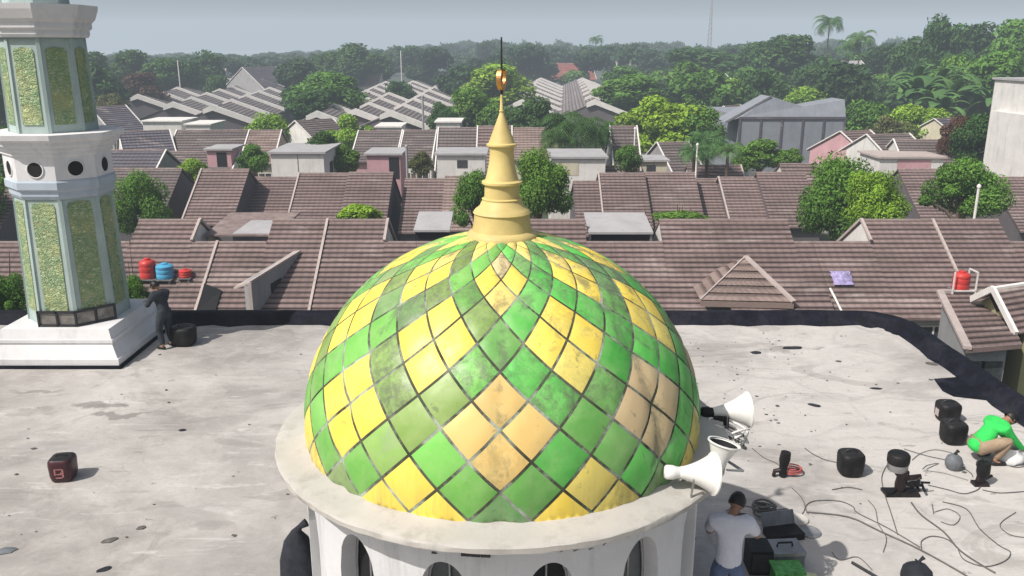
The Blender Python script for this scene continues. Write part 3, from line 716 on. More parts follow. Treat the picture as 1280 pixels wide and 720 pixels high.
def rowA():
    kx = .0359; X = lambda x: (x-640)*kx; t = M['tile']; w = M['plaster']
    E0, Y0, YR, YBk, ZE, ZR = -4.4, 33.7, 37.4, 41.1, -4.4, -2.0
    H = lambda a, b: (X(a), X(b), 38.6, -1.22)
    L = [(-40, 158, None, 'brown tiled house seen left of the minaret shaft, behind the shrub'),
         (158, 272, H(163, 241), 'brown tiled house carrying the red and blue water tanks'),
         (272, 404, H(334, 404), 'brown tiled house with the grey gable wall on its front slope'),
         (404, 521, H(406, 481), 'brown tiled house left of the dome with a pale verge line on its left end'),
         (521, 655, None, 'brown tiled house mostly hidden behind the golden spire'),
         (655, 768, H(663, 733), 'brown tiled house just right of the spire beside the flat grey canopy'),
         (768, 892, H(828, 892), 'brown tiled house between the canopy and the small hipped porch roof'),
         (892, 1016, H(892, 992), 'brown tiled house with the small pale hipped porch roof'),
         (1016, 1178, H(1087, 1178), 'brown tiled house with a white gable peak and a lilac cloth on its roof'),
         (1178, 1330, H(1178, 1262), 'brown tiled house at the right behind the single red tank')]
    for i, (a, b, h, lab) in enumerate(L):
        r = house('tiled_house', lab, 'house', X(a)+.004, X(b)-.004, Y0, YR, YBk, ZE, ZR, t, w, high=h, verge=((1 if i in (2, 3, 9) else 0), 0), group='brown tiled terrace houses right behind the mosque', wins=True, course=.29, hv=((i == 8), (i in (1, 3))))
        L[i] = r
    # grey gable wall (wedge) on the third house
    r = L[2]; o = r.location
    P = lambda x, y, z: (x-o.x, y-o.y, z-GZ)
    mb = MB(); xw = -9.55
    F0, F1 = (-10.72, 33.6), (-9.42, 36.75)
    g_ = lambda t, z, dx=0: P(F0[0]+(F1[0]-F0[0])*t+dx, F0[1]+(F1[1]-F0[1])*t, z)
    pts = [g_(0, -4.7), g_(0, -2.86), g_(.06, -2.78), g_(1, -2.26), g_(1, -2.75)]
    pt2 = [(x-.26, y+.1, z) for x, y, z in pts]
    mb.face(pts); mb.face(pt2[::-1])
    for i in range(len(pts)): mb.face([pts[i], pt2[i], pt2[(i+1) % len(pts)], pts[(i+1) % len(pts)]])
    g = mb.build('gable_wall', M['grey_wall'], r)
    mb = MB(); t_ = [g_(-.02, -2.76, .06), g_(1.02, -2.2, .06), g_(1.0, -2.24, -.2), g_(.12, -3.12, -.95)]; b_ = [(x, y, z-.09) for x, y, z in t_]
    mb.face(t_)
    for i in range(4): mb.face([b_[i], b_[(i+1) % 4], t_[(i+1) % 4], t_[i]])
    mb.bar(g_(-.01, -4.6, .04), g_(-.01, -2.8, .04), .14, .14)
    mb.build('cap_slab', M['cement'], g)
    mb = MB(); mb.face([g_(.38, -4.0, .02), g_(.6, -3.9, .02), g_(.6, -3.1, .02), g_(.38, -3.2, .02)]); mb.build('vent_opening', M['dark'], g)
    # black block filling the dark gap beside the pale verge on the second house
    r = L[2]; o = r.location
    mb = MB(); mb.hexa([P(-13.05, 33.8, -4.30), P(-12.35, 33.8, -4.30), P(-12.35, 34.9, -3.58), P(-13.05, 34.9, -3.58)], [P(-13.05, 33.8, -4.05), P(-12.35, 33.8, -4.22), P(-12.35, 34.9, -3.5), P(-13.05, 34.9, -3.2)]); mb.build('dark_gap_block', M['dark'], L[2])
    # hipped porch roof
    r = L[7]; o = r.location
    xa, xb = 7.75, 11.5; apx = Vector(P(10.15, 36.1, -2.36)); ye = 33.35; ze = -3.6
    A, B, Cc, Dd = Vector(P(xa, ye+.3, ze)), Vector(P(xb, ye, ze)), Vector(P(xb+.1, 36.0, ze+.2)), Vector(P(xa, 36.0, ze+.2))
    mb = MB(); k = 6
    for i in range(k):
        t0, t1 = i/k, (i+1)/k
        for (p, q) in ((A, B), (B, Cc), (Dd, A)):
            mb.face([p.lerp(apx, t0)+Vector((0, 0, .04)), q.lerp(apx, t0)+Vector((0, 0, .04)), q.lerp(apx, t1), p.lerp(apx, t1)], 0, [(p.x*3, i), (q.x*3, i), (q.x*3, i+1), (p.x*3, i+1)])
    mb.face([A, A-Vector((0, 0, .25)), B-Vector((0, 0, .25)), B], 0, [(0, .3)]*4)
    pr = mb.build('porch_roof', M['tile_pale'], r)
    mb = MB(); mb.bar(B+Vector((0, 0, .05)), apx+Vector((0, 0, .05)), .22, .08); mb.bar(A+Vector((0, 0, .05)), apx+Vector((0, 0, .05)), .06, .05); mb.build('hip_cap', M['cement'], pr)
    # lower roof strips in front of the porch
    mb = MB(); slope(mb, 9.0-o.x, 13.2-o.x, 32.6-o.y, -4.35-GZ, 34.2-o.y, -3.52-GZ, .36); mb.build('lean_to_roof', M['tile'], r)
    mb = MB(); mb.tube([P(13.4, 34.6, -3.35), P(13.42, 34.0, -3.6), P(13.5, 32.7, -4.25)], .05, 6); mb.build('drain_pipe', M['white_cap'], r)
    # flat canopy right of the spire
    c0 = at(735, 300, 38.3); mb = MB()
    rt = empty('flat_canopy', (c0.x+1.5, 39.4, GZ), 'flat grey sheet canopy with dark open front between the tiled ridges', 'canopy')
    mb = MB(); mb.hexa([(-1.5, -1.3, 5.23), (1.45, -1.3, 5.23), (1.45, 1.5, 5.62), (-1.5, 1.5, 5.62)], [(-1.5, -1.3, 5.33), (1.45, -1.3, 5.33), (1.45, 1.5, 5.72), (-1.5, 1.5, 5.72)]); mb.build('sheet_roof', M['greyroof'], rt)
    mb = MB(); mb.box(-1.4, 1.35, -.9, -.85, 0, 5.22); mb.build('open_front_shade', M['dark'], rt)  # black sheet standing for the shade under the canopy
    for x in (-1.42, 1.38): mb = MB(); mb.box(x-.05, x+.05, -1.2, -1.1, 0, 5.23); mb.build('post', M['metal'], rt)
    rt2 = empty('flat_canopy', (at(300, 285, 39).x, 39.9, GZ), 'dark sheet canopy left of the spire with pale grey patch', 'canopy')
    mb = MB(); mb.hexa([(-1.6, -1.2, 5.0), (1.7, -1.2, 5.0), (1.9, 2.8, 5.3), (-1.6, 2.8, 5.3)], [(-1.6, -1.2, 5.08), (1.7, -1.2, 5.08), (1.9, 2.8, 5.38), (-1.6, 2.8, 5.38)]); mb.build('sheet_roof', M['tile_cap'], rt2)
    mb = MB(); mb.hexa([(-.3, -1.1, 5.09), (1.6, -1.1, 5.09), (1.7, 1.2, 5.26), (-.1, 1.2, 5.26)], [(-.3, -1.1, 5.12), (1.6, -1.1, 5.12), (1.7, 1.2, 5.29), (-.1, 1.2, 5.29)]); mb.build('pale_sheet', M['greyroof'], rt2)
    for x in (-1.5, 1.6): mb = MB(); mb.box(x-.05, x+.05, -1.1, -1.0, 0, 5.0); mb.build('post', M['metal'], rt2)
    rt3 = empty('flat_canopy', (at(540, 280, 40).x, 40.2, GZ), 'small grey flat canopy beside the spire on its left', 'canopy')
    mb = MB(); mb.hexa([(-.8, -1, 5.1), (.9, -1, 5.1), (.9, 1.6, 5.5), (-.8, 1.6, 5.5)], [(-.8, -1, 5.2), (.9, -1, 5.2), (.9, 1.6, 5.6), (-.8, 1.6, 5.6)]); mb.build('sheet_roof', M['greyroof'], rt3)
    mb = MB(); mb.box(-.75, .85, -.8, -.75, 0, 5.1); mb.build('open_front_shade', M['dark'], rt3)  # black sheet in place of shade below this canopy
rowA()

def tank(x, y, D, mat, label, r=.34, h=.8):
    p = at(x, y, D); o = empty('water_tank', p, label, 'water tank')
    mb = MB(); mb.lathe([(r*.96, 0), (r, .03), (r, h*.30), (r*.975, h*.32), (r, h*.34), (r, h*.62), (r*.975, h*.64), (r, h*.66), (r*.98, h*.84), (r*.7, h*.95), (r*.36, h*.97)], 24, capb=True); b = mb.build('tank_body', mat, o, 50)
    mb = MB(); mb.lathe([(r*.36, h*.965), (r*.38, h*1.03), (r*.3, h*1.06), (0.001, h*1.07)], 20); mb.build('lid', mat, o, 50)
    mb = MB()
    for s in (-1, 1):
        for q in (-1, 1): mb.box(s*r*.7-.04, s*r*.7+.04, q*r*.7-.04, q*r*.7+.04, -.28, -.003)
    mb.box(-r*1.05, r*1.05, -r*1.05, r*1.05, -.05, -.003); mb.build('stand', M['metal'], o)
    return o
tank(186, 347, 35.55, M['tankred'], 'tall red water tank standing left of the blue one on the tiled roof', .34, .82)
tank(207, 347, 35.55, M['tankblue'], 'light blue water tank standing between the two red ones', .37, .62)
tank(232, 346, 35.6, M['tankred'], 'small low dark red water tank right of the blue one', .27, .34)
t_ = tank(1200, 361, 30.6, M['tankred'], 'single red water tank in a white frame above the lean-to at right', .30, .66)
mb = MB()
for (x, y) in ((-.42, -.3), (.42, -.3), (.42, .3)): mb.bar((x, y, -.3), (x, y, .72), .045)
mb.bar((-.42, -.3, .0), (.42, -.3, 0), .045); mb.bar((.42, -.3, .70), (.42, .3, .70), .045); mb.build('frame', M['white_cap'], t_)

def right_side():
    # lean-to roof with broad pale verge, and the gabled house with white bargeboards at the right edge
    a, b, c, d = at(1173, 367, 30.4), at(1248, 367, 30.4), at(1278, 432, 24.6), at(1207, 438, 24.6)
    o = empty('lean_to', (a.x, a.y, GZ), 'low brown tiled lean-to roof beside the right kerb with a broad pale verge', 'lean-to')
    L = lambda p: p - Vector((a.x, a.y, GZ))
    mb = MB(); k = 11
    for i in range(k):
        t0, t1 = i/k, (i+1)/k
        p0, q0, p1, q1 = [L(v) for v in (d.lerp(a, t0), c.lerp(b, t0), d.lerp(a, t1), c.lerp(b, t1))]
        up = Vector((0, 0, .045))
        mb.face([p0+up, q0+up, q1, p1], 0, [(0, i), (8, i), (8, i+.999), (0, i+.999)]); mb.face([p0, q0, q0+up, p0+up], 0, [(0, i+.3)]*4)
    mb.face([L(d)-Vector((0, 0, .1)), L(d), L(c), L(c)-Vector((0, 0, .1))], 0, [(0, .3)]*4)
    r = mb.build('roof', M['tile'], o)
    mb = MB(); mb.bar(L(d)+Vector((.05, 0, .08)), L(a)+Vector((.05, 0, .08)), .24, .10); mb.bar(L(a)+Vector((0, 0, .08)), L(b)+Vector((0, 0, .08)), .16, .12); mb.build('verge_cap', M['cement'], r)
    mb = MB(); z0 = 0; q = [L(v) for v in (a, b, c, d)]; ins = .25
    mb.hexa([(q[3].x+.2, q[3].y+.4, 0), (q[2].x-.2, q[2].y+.4, 0), (q[1].x, q[1].y, 0), (q[0].x+.2, q[0].y, 0)], [(q[3].x+.2, q[3].y+.4, q[3].z-.12+.05), (q[2].x-.2, q[2].y+.4, q[2].z-.07), (q[1].x, q[1].y, q[1].z-.12), (q[0].x+.2, q[0].y, q[0].z-.12)]); mb.build('wall', M['grey_wall'], o)
    for s in (.3, .62):
        xx = q[3].x+(q[2].x-q[3].x)*s; mb = MB(); mb.box(xx-.3, xx+.35, q[3].y+.34, q[3].y+.41, q[3].z-1.5, q[3].z-.5); mb.build('window', M['winglass'], o)
    # gabled house
    gx = 16.6; g = empty('gabled_house', (gx, 28, GZ), 'brown tiled house with white edged gable at the right edge of the view', 'house')
    apex, e1, e2 = at(1243, 361, 27.6), at(1216, 374, 29.0), at(1272, 418, 25.6)
    L = lambda p: p - Vector((gx, 28, GZ))
    A, E1, E2 = L(apex), L(e1), L(e2); out = Vector((14, 3.0, 1.1)); low = Vector((14, 3.0, .9))
    mb = MB(); k = 8
    for (P0, sgn) in ((E2, 1), (E1, -1)):
        for i in range(k):
            t0, t1 = i/k, (i+1)/k; p0, p1 = P0.lerp(A, t0), P0.lerp(A, t1); up = Vector((0, 0, .045))
            q = [p0+up, p0+up+out, p1+out, p1]; uv = [(0, i), (40, i), (40, i+.999), (0, i+.999)]
            mb.face(q if sgn > 0 else q[::-1], 0, uv if sgn > 0 else uv[::-1]); mb.face([p0, p0+out, p0+out+up, p0+up], 0, [(0, i+.3)]*4)
    r = mb.build('roof', M['tile'], g)
    mb = MB()
    for P0 in (E1, E2): mb.bar(P0+Vector((-.05, 0, .0)), A+Vector((-.05, 0, .0)), .10, .22)
    mb.bar(A, A+out, .16, .12); mb.build('bargeboard', M['white_cap'], r)
    mb = MB(); s = Vector((.35, .1, 0)); wa, w1, w2 = A+s-Vector((0, 0, .1)), E1+s-Vector((0, 0, .1)), E2+s-Vector((0, 0, .1))
    g0 = lambda v: Vector((v.x, v.y, 0))
    mb.face([g0(w1), w1, wa, w2, g0(w2)]); mb.face([g0(w2), w2, w2+low, g0(w2)+Vector((14, 3, 0))])
    mb.build('wall', M['mossy'], g)
    mb = MB(); v = Vector((.33, .08, 0)); a1 = A.lerp(E1, .55); a2 = A.lerp(E2, .35)
    mb.face([A+v*.95-Vector((0, 0, .14)), a1+v*.95-Vector((0, 0, .1)), A.lerp(E2, .5).lerp(A.lerp(E1, .9), .5)+v*.95-Vector((0, 0, .3)), a2+v*.95-Vector((0, 0, .1))]); mb.build('gable_opening', M['dark'], g)
right_side()

# lilac cloth and pale rag lying on the roof
def rag(x, y, D, mat, label, s=.7, h=.16):
    p = at(x, y, D); rr = random.Random(int(x)); mb = MB(); rows = []
    for i in range(9):
        rows.append([(p.x + s*(j/8-.5)*(1+.2*rr.random()), p.y + (i/8-.5)*s*.9, p.z + .06 + (i/8-.5)*s*.58 + h*rr.random()*math.sin(math.pi*i/8)*math.sin(math.pi*j/8)) for j in range(9)])
    mb.grid(rows, 0, False); return tag(mb.build('cloth', mat), label, 'cloth')
rag(1052, 349, 35.45, M['purplish'], 'lilac cloth spread on the brown roof right of the porch', .75, .3)

# ------------------------------------------------------------------ second row
def rowB():
    t = M['tile']; w = M['plaster']
    L = [(130, 228, 211, 60, 'grey-brown roofed house behind the round tree right of the minaret'),
         (252, 312, 212, 58.5, 'brown tiled house with dark shadowed right gable above the dark canopy'),
         (318, 374, 222, 60.5, 'brown tiled house in the second row below the white concrete block'),
         (374, 436, 217, 59.5, 'brown tiled house in the second row behind the leafy hedge, left half'),
         (436, 492, 216, 59, 'brown tiled house in the second row behind the leafy hedge, right half with shadowed gable'),
         (506, 556, 224, 60.5, 'brown tiled house in the second row just left of the golden spire'),
         (556, 612, 221, 60.5, 'brown tiled house in the second row partly behind the golden spire'),
         (716, 748, 227, 60, 'narrow brown tiled house right of the dark tree by the spire'),
         (748, 806, 217, 59.3, 'brown tiled second row house before the green shrub, pale left verge'),
         (806, 868, 216, 60, 'brown tiled house in the second row behind the hedge right of the canopy'),
         (868, 898, 224, 61, 'narrow set-back brown tiled house in the second row'),
         (898, 945, 222, 60, 'brown tiled house in the second row between two pale verges'),
         (945, 1006, 216, 59.5, 'brown tiled house in the second row left of the dark round tree'),
         (1122, 1176, 212, 60, 'brown tiled house in the gap between the two big round trees'),
         (1236, 1320, 222, 60, 'brown tiled house at the right below the white tower')]
    L += [(-210, -70, 216, 60, 'brown tiled house far left beyond the minaret'), (-62, 30, 236, 55, 'grey-brown tiled house at the left edge behind the minaret')]
    for i, (a, b, yr, D, lab) in enumerate(L):
        zr = zat(yr, D); k = (D*math.cos(PITCH)+(HC-zr)*math.sin(PITCH))/F
        run = 4.7; X0, X1 = (a-640)*k, (b-640)*k
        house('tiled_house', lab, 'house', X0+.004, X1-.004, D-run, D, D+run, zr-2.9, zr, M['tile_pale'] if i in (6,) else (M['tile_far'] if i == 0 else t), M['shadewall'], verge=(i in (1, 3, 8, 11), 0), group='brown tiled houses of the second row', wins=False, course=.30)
    # small back parts of roofs peeping over the ridges
    for i, (a, b, yr, D) in enumerate(((755, 800, 208, 66), (858, 926, 207, 68), (974, 1022, 205, 67))):
        zr = zat(yr, D); k = (D*math.cos(PITCH)+(HC-zr)*math.sin(PITCH))/F
        house('tiled_house', ['low brown roof peeping over the second row below the palm shrub', 'low brown roof peeping over the second row under the young palms', 'low brown roof with pale edge left of the big round tree'][i], 'house', (a-640)*k, (b-640)*k, D-3.5, D, D+3.5, zr-2.1, zr, M['tile'], w, verge=(0, 1), group='low roofs peeping over the second row', wins=False)
rowB()

# ------------------------------------------------------------------ houses further back
def back_house(name, label, a, b, yr, D, run, rise, tile, wall, rz=0.0, verge=(1, 1), caps='white_cap', fw=None, grp=None, wins=True):
    zr = zat(yr, D); k = (D*math.cos(PITCH)+(HC-zr)*math.sin(PITCH))/F; xc = ((a+b)/2-640)*k; hw = (b-a)/2*k
    h = house(name, label, 'house', -hw, hw, -run, 0, run, zr-rise, zr, tile, wall, (xc, D), 0, verge, None, grp, caps, fw, wins)
    h.rotation_euler.z = rz; return h
TF, TB, TT, TP, TRD = M['tile_far'], M['tile_blue'], M['tile'], M['tile_pale'], M['tile_red']
bh = [('dark slate roofed house right of the minaret balcony, nearest one', 120, 208, 188, 66, 5, 2.6, TB, M['grey_wall'], 0),
      ('slate roofed house behind the dark one right of the minaret', 150, 210, 164, 82, 4.5, 2.6, TB, M['plaster'], .5),
      ('grey roofed gabled house at the left behind the minaret balcony', 112, 158, 133, 108, 5, 3, TB, M['grey_wall'], .9),
      ('wide grey-brown roofed house left of the round bush with pale verge', 222, 312, 163, 84, 5, 2.6, TF, M['plaster'], .06),
      ('grey-brown roofed house right of the pale verge, under the bright tree', 312, 352, 163, 84, 5, 2.6, TP, M['cream'], .06),
      ('grey-brown low house in front of the pink doorway', 200, 300, 190, 72, 4, 2.0, TF, M['plaster'], 0),
      ('grey roofed house above the pink house', 448, 505, 164, 84, 4.6, 2.4, TF, M['pink'], -.03),
      ('grey roofed house with pale end wall left of the spire', 503, 546, 163, 84, 4.6, 2.4, TF, M['plaster'], -.03),
      ('slate and brown roofed house behind the spire', 548, 600, 160, 80, 4.8, 3.4, TF, M['plaster'], 0),
      ('brown roofed house end right behind the spire cone', 597, 640, 158, 80, 4.8, 3.4, TT, M['plaster'], 0),
      ('pale low roofed house left of the feathery palm', 640, 702, 160, 80, 5.0, 2.3, M['tile_pale'], M['cream'], 0),
      ('brown roofed house right of the feathery palm with white verge', 762, 796, 158, 76, 4.5, 3.6, TF, M['grey_wall'], 0),
      ('dark narrow roofed house in the shade under the bright tree', 820, 862, 178, 78, 4, 2.2, TF, M['grey_wall'], .2),
      ('brown hipped looking house right of the warehouse with pink wall', 1046, 1092, 164, 82, 4.5, 2.2, TT, M['pink'], .35),
      ('grey-brown roofed house in the middle of the right hand cluster', 1080, 1140, 168, 78, 4.8, 2.3, TF, M['plaster'], .2),
      ('brown roofed house with long white bargeboard in the right hand cluster', 1118, 1190, 175, 74, 5, 2.7, TF, M['plaster'], -.1),
      ('small grey roofed house with white gable edge below the banana trees', 1160, 1204, 148, 98, 4.5, 2.6, TB, M['cream'], .5),
      ('white roofed house far back on the left between dark trees', 232, 282, 86, 250, 9, 4, M['tile_pale'], M['plaster'], .1),
      ('grey gabled two storey house behind the left estate', 300, 348, 84, 205, 9, 5, TB, M['grey_wall'], .85),
      ('white hall with pale roof behind the middle estate', 440, 478, 92, 240, 8, 3, M['tile_pale'], M['plaster'], 0),
      ('red roofed house far behind the middle estate', 676, 740, 79, 300, 12, 5, TRD, M['plaster'], .05),
      ('cream building with brown roof among the far trees', 770, 808, 77, 290, 8, 4, M['tile_pale'], M['cream'], 0),
      ('grey roofed house at the left of the warehouse, half in trees', 872, 912, 92, 165, 6, 4, TF, M['plaster'], .6),
      ('pale roofed house half hidden behind the bright canopy left of the warehouse', 895, 935, 132, 118, 5, 4, M['tile_pale'], M['plaster'], .8),
      ('white roofed hut among dark trees on the right', 1040, 1078, 76, 200, 6, 3, M['greyroof'], M['plaster'], .2),
      ('grey roofed house left of the middle estate, in tree shade', 365, 420, 150, 100, 5, 2.6, TF, M['plaster'], .8)]
for (lab, a, b, yr, D, run, rise, tl, wl, rz) in bh:
    back_house('back_house', lab, a, b, yr, D, run, rise, tl, wl, rz, wins=True)

def concrete_block(x0, x1, yt, yb, D, depth, mat, name, label, cat, roofm='greyroof'):
    p0, p1 = at(x0, yt, D), at(x1, yt, D); wd = p1.x-p0.x; zt = p0.z-GZ
    o = empty(name, ((p0.x+p1.x)/2, D+depth/2, GZ), label, cat)
    mb = MB(); mb.box(-wd/2, wd/2, -depth/2, depth/2, 0, zt-.12); mb.build('wall', mat, o)
    mb = MB(); mb.box(-wd/2-.2, wd/2+.2, -depth/2-.2, depth/2+.2, zt-.119, zt+.03); mb.build('roof', M[roofm], o)
    return o, wd, depth, zt
o, wd, dp, zt = concrete_block(338, 404, 190, 226, 64, 6, M['plaster'], 'concrete_block_house', 'white flat roofed concrete block behind the second row, left of the tree', 'building')
mb = MB(); mb.box(.0, .06, -dp/2-.02, -dp/2-.002, 0, zt-.13); mb.build('downpipe', M['metal'], o)
mb = MB(); mb.box(wd/2+.003, wd/2+.03, -1, 0, zt-2, zt-1); mb.build('window', M['winglass'], o)
o, wd, dp, zt = concrete_block(690, 757, 196, 230, 64, 5, M['plaster'], 'concrete_block_house', 'white flat roofed block right of the dark tree by the spire', 'building')
mb = MB(); mb.box(-wd/2+.3, 0, -dp/2-.02, -dp/2-.002, zt-1.4, zt-.4); mb.build('window', M['cream'], o)
o, wd, dp, zt = concrete_block(458, 500, 192, 214, 68, 4, M['pink'], 'pink_house', 'pink walled house with dark doorway above the second row', 'house')
mb = MB(); mb.box(wd/2-.9, wd/2-.1, -dp/2-.03, -dp/2-.002, zt-2.0, zt-.3); mb.build('door', M['dark'], o)
o, wd, dp, zt = concrete_block(546, 606, 192, 214, 66, 4, M['plaster'], 'white_annex', 'low white annex wall left of the spire', 'annex')
mb = MB(); mb.box(-.3, .5, -dp/2-.03, -dp/2-.002, zt-1.1, zt-.5); mb.build('vent_opening', M['winglass'], o)
o, wd, dp, zt = concrete_block(258, 288, 186, 200, 70, 3, M['pink'], 'pink_house', 'small pink fronted house with arched doorway on the left', 'house')
mb = MB(); mb.box(-.2, .6, -dp/2-.03, -dp/2-.002, zt-1.9, zt-.3); mb.build('door', M['dark'], o)
o, wd, dp, zt = concrete_block(1100, 1180, 196, 216, 69, 4, M['plaster'], 'white_annex', 'white and pink annex wall between the two big round trees', 'annex', 'cement')
mb = MB(); mb.box(-1.1, 1.6, -dp/2-.03, -dp/2-.002, zt-1.6, zt-.25); mb.build('garage_door', M['pink'], o)
o, wd, dp, zt = concrete_block(796, 834, 200, 216, 66, 3, M['cream'], 'white_annex', 'small pale shed wall in the shade right of the palm shrub', 'annex')
mb = MB(); mb.box(-.4, .3, -dp/2-.03, -dp/2-.002, zt-1.5, zt-.4); mb.build('door', M['winglass'], o)

for (x0, x1, yt, D, lab) in ((178, 226, 151, 100, 'long low white flat roofed shed in front of the left estate'), (232, 262, 155, 98, 'low white flat roofed shed left of the bright tree under the estate'), (470, 500, 158, 96, 'low white flat roofed shed under the right row of the middle estate'), (545, 575, 152, 98, 'low white flat roofed shed right of the middle estate')):
    o, wd, dp, zt = concrete_block(x0, x1, yt, 0, D, 5, M['plaster'], 'flat_shed', lab, 'shed', 'white_cap')
    mb = MB(); mb.box(-.6, .5, -dp/2-.03, -dp/2-.002, .02, 2.0); mb.build('door', M['winglass'], o)
def white_tower():
    D = 62; p = at(1243, 222, D) + Vector((2.0, 0, 0)); zt = zat(103, D)-GZ; o = empty('white_tower', (p.x, D, GZ), 'white concrete tower block cut by the right edge of the view', 'building')
    mb = MB(); mb.box(.3, 9, 0, 6, 0, zt); mb.box(-.2, 8.8, -.5, 5, 0, zt-2.3); mb.build('wall', M['plaster'], o)
    mb = MB(); mb.box(.15, 9.2, -.15, 6.2, zt+.002, zt+.16); mb.build('roof', M['greyroof'], o)
    mb = MB()
    for z in (zt-2.35, zt-5.0): mb.box(-.28, 8.9, -.58, -.503, z, z+.14)
    mb.build('floor_band', M['grey_wall'], o)
    for z in (zt-6.8,): mb = MB(); mb.box(.35, .75, -.52, -.503, z, z+1.2); mb.build('window', M['winglass'], o)
    for x in (1.6,): mb = MB(); mb.box(x, x+.14, -.56, -.505, 0, zt-2.4); mb.build('downpipe', M['grey_wall'], o)
    mb = MB(); mb.bar((1.3, 1, zt+.16), (1.3, 1, zt+1.1), .06); mb.bar((1.3, 1, zt+1.1), (3.5, 1, zt+1.3), .06); mb.build('railing', M['darkmetal'], o)
white_tower()

def warehouse():
    D = 92; a = at(922, 190, D); b = at(1052, 190, D); o = empty('warehouse', ((a.x+b.x)/2, D, GZ), 'big grey sheet clad warehouse with peaked roof among the trees', 'warehouse')
    hw = (b.x-a.x)/2; ze, zr, zr2 = zat(146, D)-GZ, zat(121, D)-GZ, zat(125, D)-GZ
    mb = MB(); mb.hexa([(-hw, 0, 0), (hw, 0, 0), (hw, 16, 0), (-hw, 16, 0)], [(-hw, 0, ze), (hw, 0, ze), (hw, 16, ze), (-hw, 16, ze)]); mb.build('wall', M['greysheet'], o)
    mb = MB(); n_ = 5
    for i in range(n_+1):
        x = -hw+2*hw*i/n_; mb.box(x-.10, x+.10, -.12, -.003, 0, ze)
    mb.box(-hw, hw, -.14, -.125, ze-.25, ze); mb.build('panel_seam', M['tile_blue'], o)
    mb = MB(); ov = .4; px = -hw+2*hw*.30
    yy = .8; mx = hw*.25
    front = [(-hw-1.5, ze-.6), (-hw+.2, ze), (hw+.05, ze), (hw+.05, zr2), (mx, zr2-.75), (px, zr)]
    A = [(x, -.01+(.8 if z > ze+.1 else 0), z) for x, z in front]; B = [(x, 4.5, z) for x, z in front]
    mb.face(A)
    for i in range(len(A)): mb.face([A[i], B[i], B[(i+1) % len(A)], A[(i+1) % len(A)]])
    mb.build('roof', M['greysheet'], o); P0 = (px, .75, zr)
    mb = MB(); mb.bar((-hw-1.5, -.1, ze-.55), P0, .16, .2); mb.build('bargeboard', M['metal'], o)
    mb = MB(); mb.box(-hw+.6, -hw+2.2, -.05, -.004, 0, 3); mb.build('door', M['metal'], o)
M['greyroof2'] = mat_wall('warehouse_roof', (.27, .285, .31), (.17, .18, .2), .4)
warehouse()

# ------------------------------------------------------------------ estates of terraced houses with white firewalls
def estates():
    protos = {}
    def proto(tile, key):
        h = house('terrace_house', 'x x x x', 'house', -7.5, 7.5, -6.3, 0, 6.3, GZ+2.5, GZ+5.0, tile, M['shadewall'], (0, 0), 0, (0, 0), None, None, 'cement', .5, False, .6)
        protos[key] = h; return h
    def put(key, tile, p, ang_, lab, grp):
        if key not in protos: h = proto(tile, key)
        else:
            h = copy_tree(protos[key])
        h.location = (p[0], p[1], GZ); h.rotation_euler = (0, 0, ang_); h['label'] = lab; h['group'] = grp; h['category'] = 'house'
    def run(x0, y0, x1, y1, n_, key, tile, lab, grp):
        z = GZ+5.0; a, b = on(x0, y0, z), on(x1, y1, z); d = (b-a); L_ = d.length; d.normalize(); an = math.atan2(d.y, d.x)
        step = 15.0; n2 = int(L_/step)+1
        for i in range(n2):
            p = a + d*(step*i + 7.5); put(key, tile, p, an, lab, grp)
    run(172, 121, 296, 97, 6, 'f', M['tile_estate'], 'grey roofed terrace house with white firewall in the left row of the left-hand estate', 'terrace houses of the left estate, left row')
    run(216, 131, 330, 97, 6, 'f', M['tile_estate'], 'grey roofed terrace house with white firewall in the middle row of the left-hand estate', 'terrace houses of the left estate, middle row')
    run(444, 140, 520, 101, 6, 'p', M['tile_estate'], 'terrace house with white firewall in the middle row of the middle estate', 'terrace houses of the middle estate, middle row')
    run(266, 135, 362, 103, 6, 'b', M['tile_estate'], 'grey roofed terrace house with white firewall in the right row of the left-hand estate', 'terrace houses of the left estate, right row')
    run(396, 143, 488, 101, 6, 'p', M['tile_estate'], 'terrace house with white firewall in the left row of the middle estate behind the bushes', 'terrace houses of the middle estate, left row')
    run(488, 142, 556, 103, 6, 'q', M['tile_estate'], 'terrace house with white firewall, right row of the middle estate left of the spire', 'terrace houses of the middle estate, right row')
    run(652, 128, 676, 99, 6, 'q', M['tile_estate'], 'terrace house with stacked white firewalls in the left row behind the palm', 'terrace houses behind the palm, left row')
    run(744, 128, 728, 99, 6, 'p', M['tile_estate'], 'terrace house with stacked white firewalls in the right row behind the palm', 'terrace houses behind the palm, right row')
estates()

